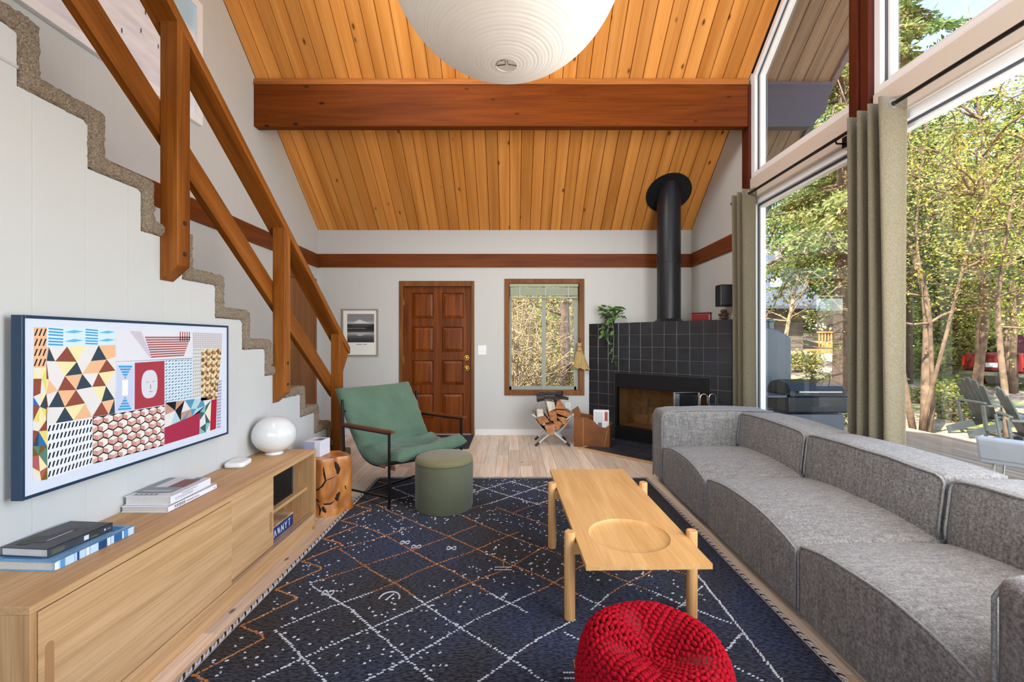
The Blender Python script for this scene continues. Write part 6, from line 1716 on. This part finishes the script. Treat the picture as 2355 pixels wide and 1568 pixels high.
def conifer(label, base, h, r0, blen, nsp, size, mat='needle', z0=.12, group=None, seed=1, droop=.06):
    R_ = random.Random(seed); t = thing('conifer_tree', label, 'tree', base, group=group)
    tr = MB(); b0 = Vector(base); tr.tube([b0 + Vector((0, 0, -.2)), b0 + Vector((.05, 0, h * .5)), b0 + Vector((0, .05, h))], [r0, r0 * .6, .01], 10)
    P, D = [], []; nb2 = int(h * 7)
    for k in range(nb2):
        f = z0 + (1 - z0) * k / nb2; z = h * f; L = blen * (1 - f) ** .8 * R_.uniform(.7, 1.15) + .2; a = R_.uniform(0, 2 * PI)
        q = wiggle(b0 + Vector((0, 0, z)), (math.cos(a), math.sin(a), .12), L, 8, .07, droop, R_); tr.tube(q, [r0 * .2 * (1 - .8 * i / 8) + .006 for i in range(9)], 5, False)
        for j in range(1, 9):
            dd = (q[j] - q[j - 1]).normalized()
            for s_ in range(max(1, int(L * 1.6))):
                for sg in (-1, 1):
                    sd2 = dd.cross(Vector((0, 0, 1))).normalized() * sg; dr = (dd * .7 + sd2 * R_.uniform(.3, 1) + Vector((0, 0, -.25))).normalized()
                    q2 = q[j - 1].lerp(q[j], R_.random()); ll = L * .28 * R_.uniform(.5, 1.1)
                    for m_ in range(4): P.append(tuple(q2 + dr * ll * m_ / 4)); D.append(tuple(dr))
    tr.build('trunk', W['bark_dark'], t, smooth=True)
    P, D = np.array(P), np.array(D); idx = rng.integers(0, len(P), nsp)
    quads('needles', spray_quads(P[idx] + rng.normal(scale=.03, size=(nsp, 3)), D[idx], size), W[mat], t, kind='stuff')
    return t
def at(u, d_, dz=0): 
    x_ = (u - 1177) * d_ / F; return (x_, d_, gz(x_, d_) + dz)
broadleaf('mossy many stemmed tree just right of the wide curtain outside', at(2118, 8.4), 8.0, .10, 13, 3600, .05, 'leaf_y', stems=4, spread=.30, crown0=.38, moss=5000, seed=4)
broadleaf('thin straight young tree near the right picture edge outside', at(2318, 7.6), 7.0, .055, 18, 3000, .05, 'leaf_y', spread=.36, crown0=.3, lean=(-.03, 0), moss=1800, seed=9)
conifer('drooping hemlock whose branches fill the far tall window', at(1935, 10.5), 11, .22, 4.6, 30000, .12, 'needle_y', .34, seed=3, droop=.09)
conifer('dark blue green fir seen against the sky at upper right', at(2075, 15), 17, .28, 4.2, 24000, .24, 'needle', .2, seed=5)
conifer('fir standing beside the grey cabin roof', at(1945, 27), 19, .35, 5, 20000, .36, 'needle', .15, seed=6)
broadleaf('yellow green maple with tangled branches right of the mossy tree', at(2240, 11.5), 9, .11, 22, 9000, .075, 'leaf_y', stems=2, spread=.40, crown0=.38, moss=2600, seed=12)
broadleaf('pale budding maple reaching into the sky at the top right', at(2330, 13.5), 15, .14, 26, 9000, .085, 'leaf_y', stems=2, spread=.3, crown0=.4, moss=2000, seed=15)
broadleaf('bushy green tree between the hemlock and mossy tree', at(2040, 14), 8, .1, 22, 12000, .11, 'leaf_m', stems=2, spread=.40, crown0=.42, seed=18)
broadleaf('bare twiggy tree before the cabin roof', at(1782, 15), 7, .09, 18, 600, .10, 'leaf_y', stems=2, spread=.4, seed=21, bark='twig')
far = 'dense green trees closing the view far outside'
k = 0
for (u, d_, h, mt, lab) in ((1790, 36, 20, 'm', 'far leafy tree rising behind the left part of the cabin roof'), (1850, 38, 22, 'n', 'far fir rising behind the cabin flue'), (1905, 33, 15, 'y', 'far yellow green tree behind the porch railing'),
                            (1960, 36, 22, 'n', 'far fir hidden mostly by the wide curtain'), (2020, 31, 15, 'm', 'far leafy tree behind the edge of the wide curtain'), (2085, 33, 14, 'y', 'far yellow green tree left of the blue roofed cabin'),
                            (2150, 34, 17, 'n', 'far fir above the blue roofed cabin'), (2200, 27, 13, 'm', 'far leafy tree right beside the blue roofed cabin'), (2255, 30, 12, 'y', 'far yellow green tree above the tailgate of the red pickup'),
                            (2310, 26, 13, 'm', 'far leafy tree behind the body of the red pickup'), (2365, 27, 15, 'n', 'far fir at the right picture edge'), (2420, 25, 12, 'm', 'far leafy tree beyond the right picture edge'),
                            (2210, 20, 7, 'm', 'mid distance leafy tree left of the red pickup'), (2330, 19, 6.5, 'y', 'mid distance yellow green tree behind the pickup cab'), (2150, 18.5, 6, 'y', 'mid distance yellow green tree behind the mossy tree')):
    k += 1
    if mt == 'n': conifer(lab, at(u, d_), h, .3, 4.5, 12000, .50, 'needle', .05, far, 30 + k)
    else: broadleaf(lab, at(u, d_), h, .2, 22, 12000, .26 if d_ > 22 else .16, 'leaf_' + mt, 2, .5, group=far, crown0=.05, seed=30 + k)
# low shrubs and ferns
shr = 'low leafy undergrowth plants outside the tall windows'
for k, (u, d_, h, n_, mt, lab) in enumerate(((2200, 9.6, .5, 500, 'm', 'small green shrub left of the garden chairs'), (2180, 12.5, .5, 700, 'm', 'green shrub behind the mossy tree stems'), (2140, 12, .5, 700, 'y', 'yellowish shrub just left of the mossy tree'),
        (1990, 13, .5, 700, 'y', 'yellowish shrub beside the wide curtain'), (1900, 14.5, .35, 500, 'm', 'low green shrub in the clearing before the porch'), (1930, 8.2, .5, 600, 'm', 'leafy shrub right of the barbecue'), (1850, 17, .8, 900, 'y', 'yellow green bush before the cabin wall'),
        (2225, 10.4, .4, 500, 'm', 'small leafy shrub behind the nearer garden chair'), (2300, 17.5, 1.6, 2200, 'm', 'tall green bush behind the red pickup tailgate'), (2360, 16.8, 1.5, 2000, 'm', 'tall green bush behind the pickup at the picture edge'),
        (2110, 16, 1.4, 1800, 'y', 'yellow green bush at the foot of the blue roofed cabin'), (2060, 18, 1.6, 2000, 'm', 'tall green bush behind the wide curtain'))):
    broadleaf(lab, at(u, d_), h, .02, 9, n_, .085 if d_ < 11 else .12, 'leaf_' + mt, 4, .7, group=shr, crown0=.05, seed=70 + k, cat='shrub', name='low_shrub')
# behind the back window: tangled saplings over a mossy bank
sap = 'tangled bare saplings outside the back window'
for k, (x_, y_, h) in enumerate(((-.15, 9.2, 4.2), (.05, 9.8, 4.5), (.22, 9.0, 4.0), (.12, 8.6, 3.2), (.72, 12.5, 5), (-.35, 10.6, 5), (.2, 11.8, 5.5))):
    broadleaf('thin bare sapling tangled outside the back window', (x_, y_, gz(x_, y_)), h, .03, 14, 700, .035, 'leaf_y', 3, .34, group=sap, crown0=.05, seed=90 + k, bark='twig', moss=300, name='bare_sapling')
broadleaf('dark trunked tree seen through the right half of the back window', (1.22, 10.6, gz(1.2, 10.6)), 7, .15, 18, 6000, .06, 'leaf_y', 1, .35, crown0=.2, moss=1500, seed=110, bark='bark_dark')
bw = 'sunlit yellow green trees behind the back window'
for k, (x_, y_, h, mt) in enumerate(((-1.2, 16, 8, 'y'), (.4, 17, 9, 'y'), (1.9, 15, 8, 'm'), (3.2, 17, 9, 'y'), (1.1, 20, 11, 'm'), (-.6, 21, 11, 'm'), (2.8, 22, 11, 'y'), (4.6, 20, 10, 'm'))):
    broadleaf('sunlit yellow green tree behind the back window saplings', (x_, y_, gz(x_, y_)), h, .12, 22, 12000, .12, 'leaf_' + mt, 2, .45, group=bw, crown0=.03, seed=120 + k)
for k, (x_, y_, h, mt) in enumerate(((.75, 9.4, .35, 'moss'), (1.05, 10.0, .4, 'moss'), (.55, 10.6, .5, 'leaf_y'), (1.25, 9.0, .3, 'moss'), (.2, 10.2, .4, 'moss'), (.9, 11.5, .8, 'leaf_y'), (1.45, 12, .9, 'leaf_y'), (-.2, 12, .9, 'leaf_y'))):
    broadleaf('mossy yellow shrub on the bank outside the back window', (x_, y_, gz(x_, y_)), h, .02, 9, 1400, .045, mt, 4, .8, group='mossy shrubs outside the back window', crown0=.05, seed=140 + k, cat='shrub', name='mossy_shrub')
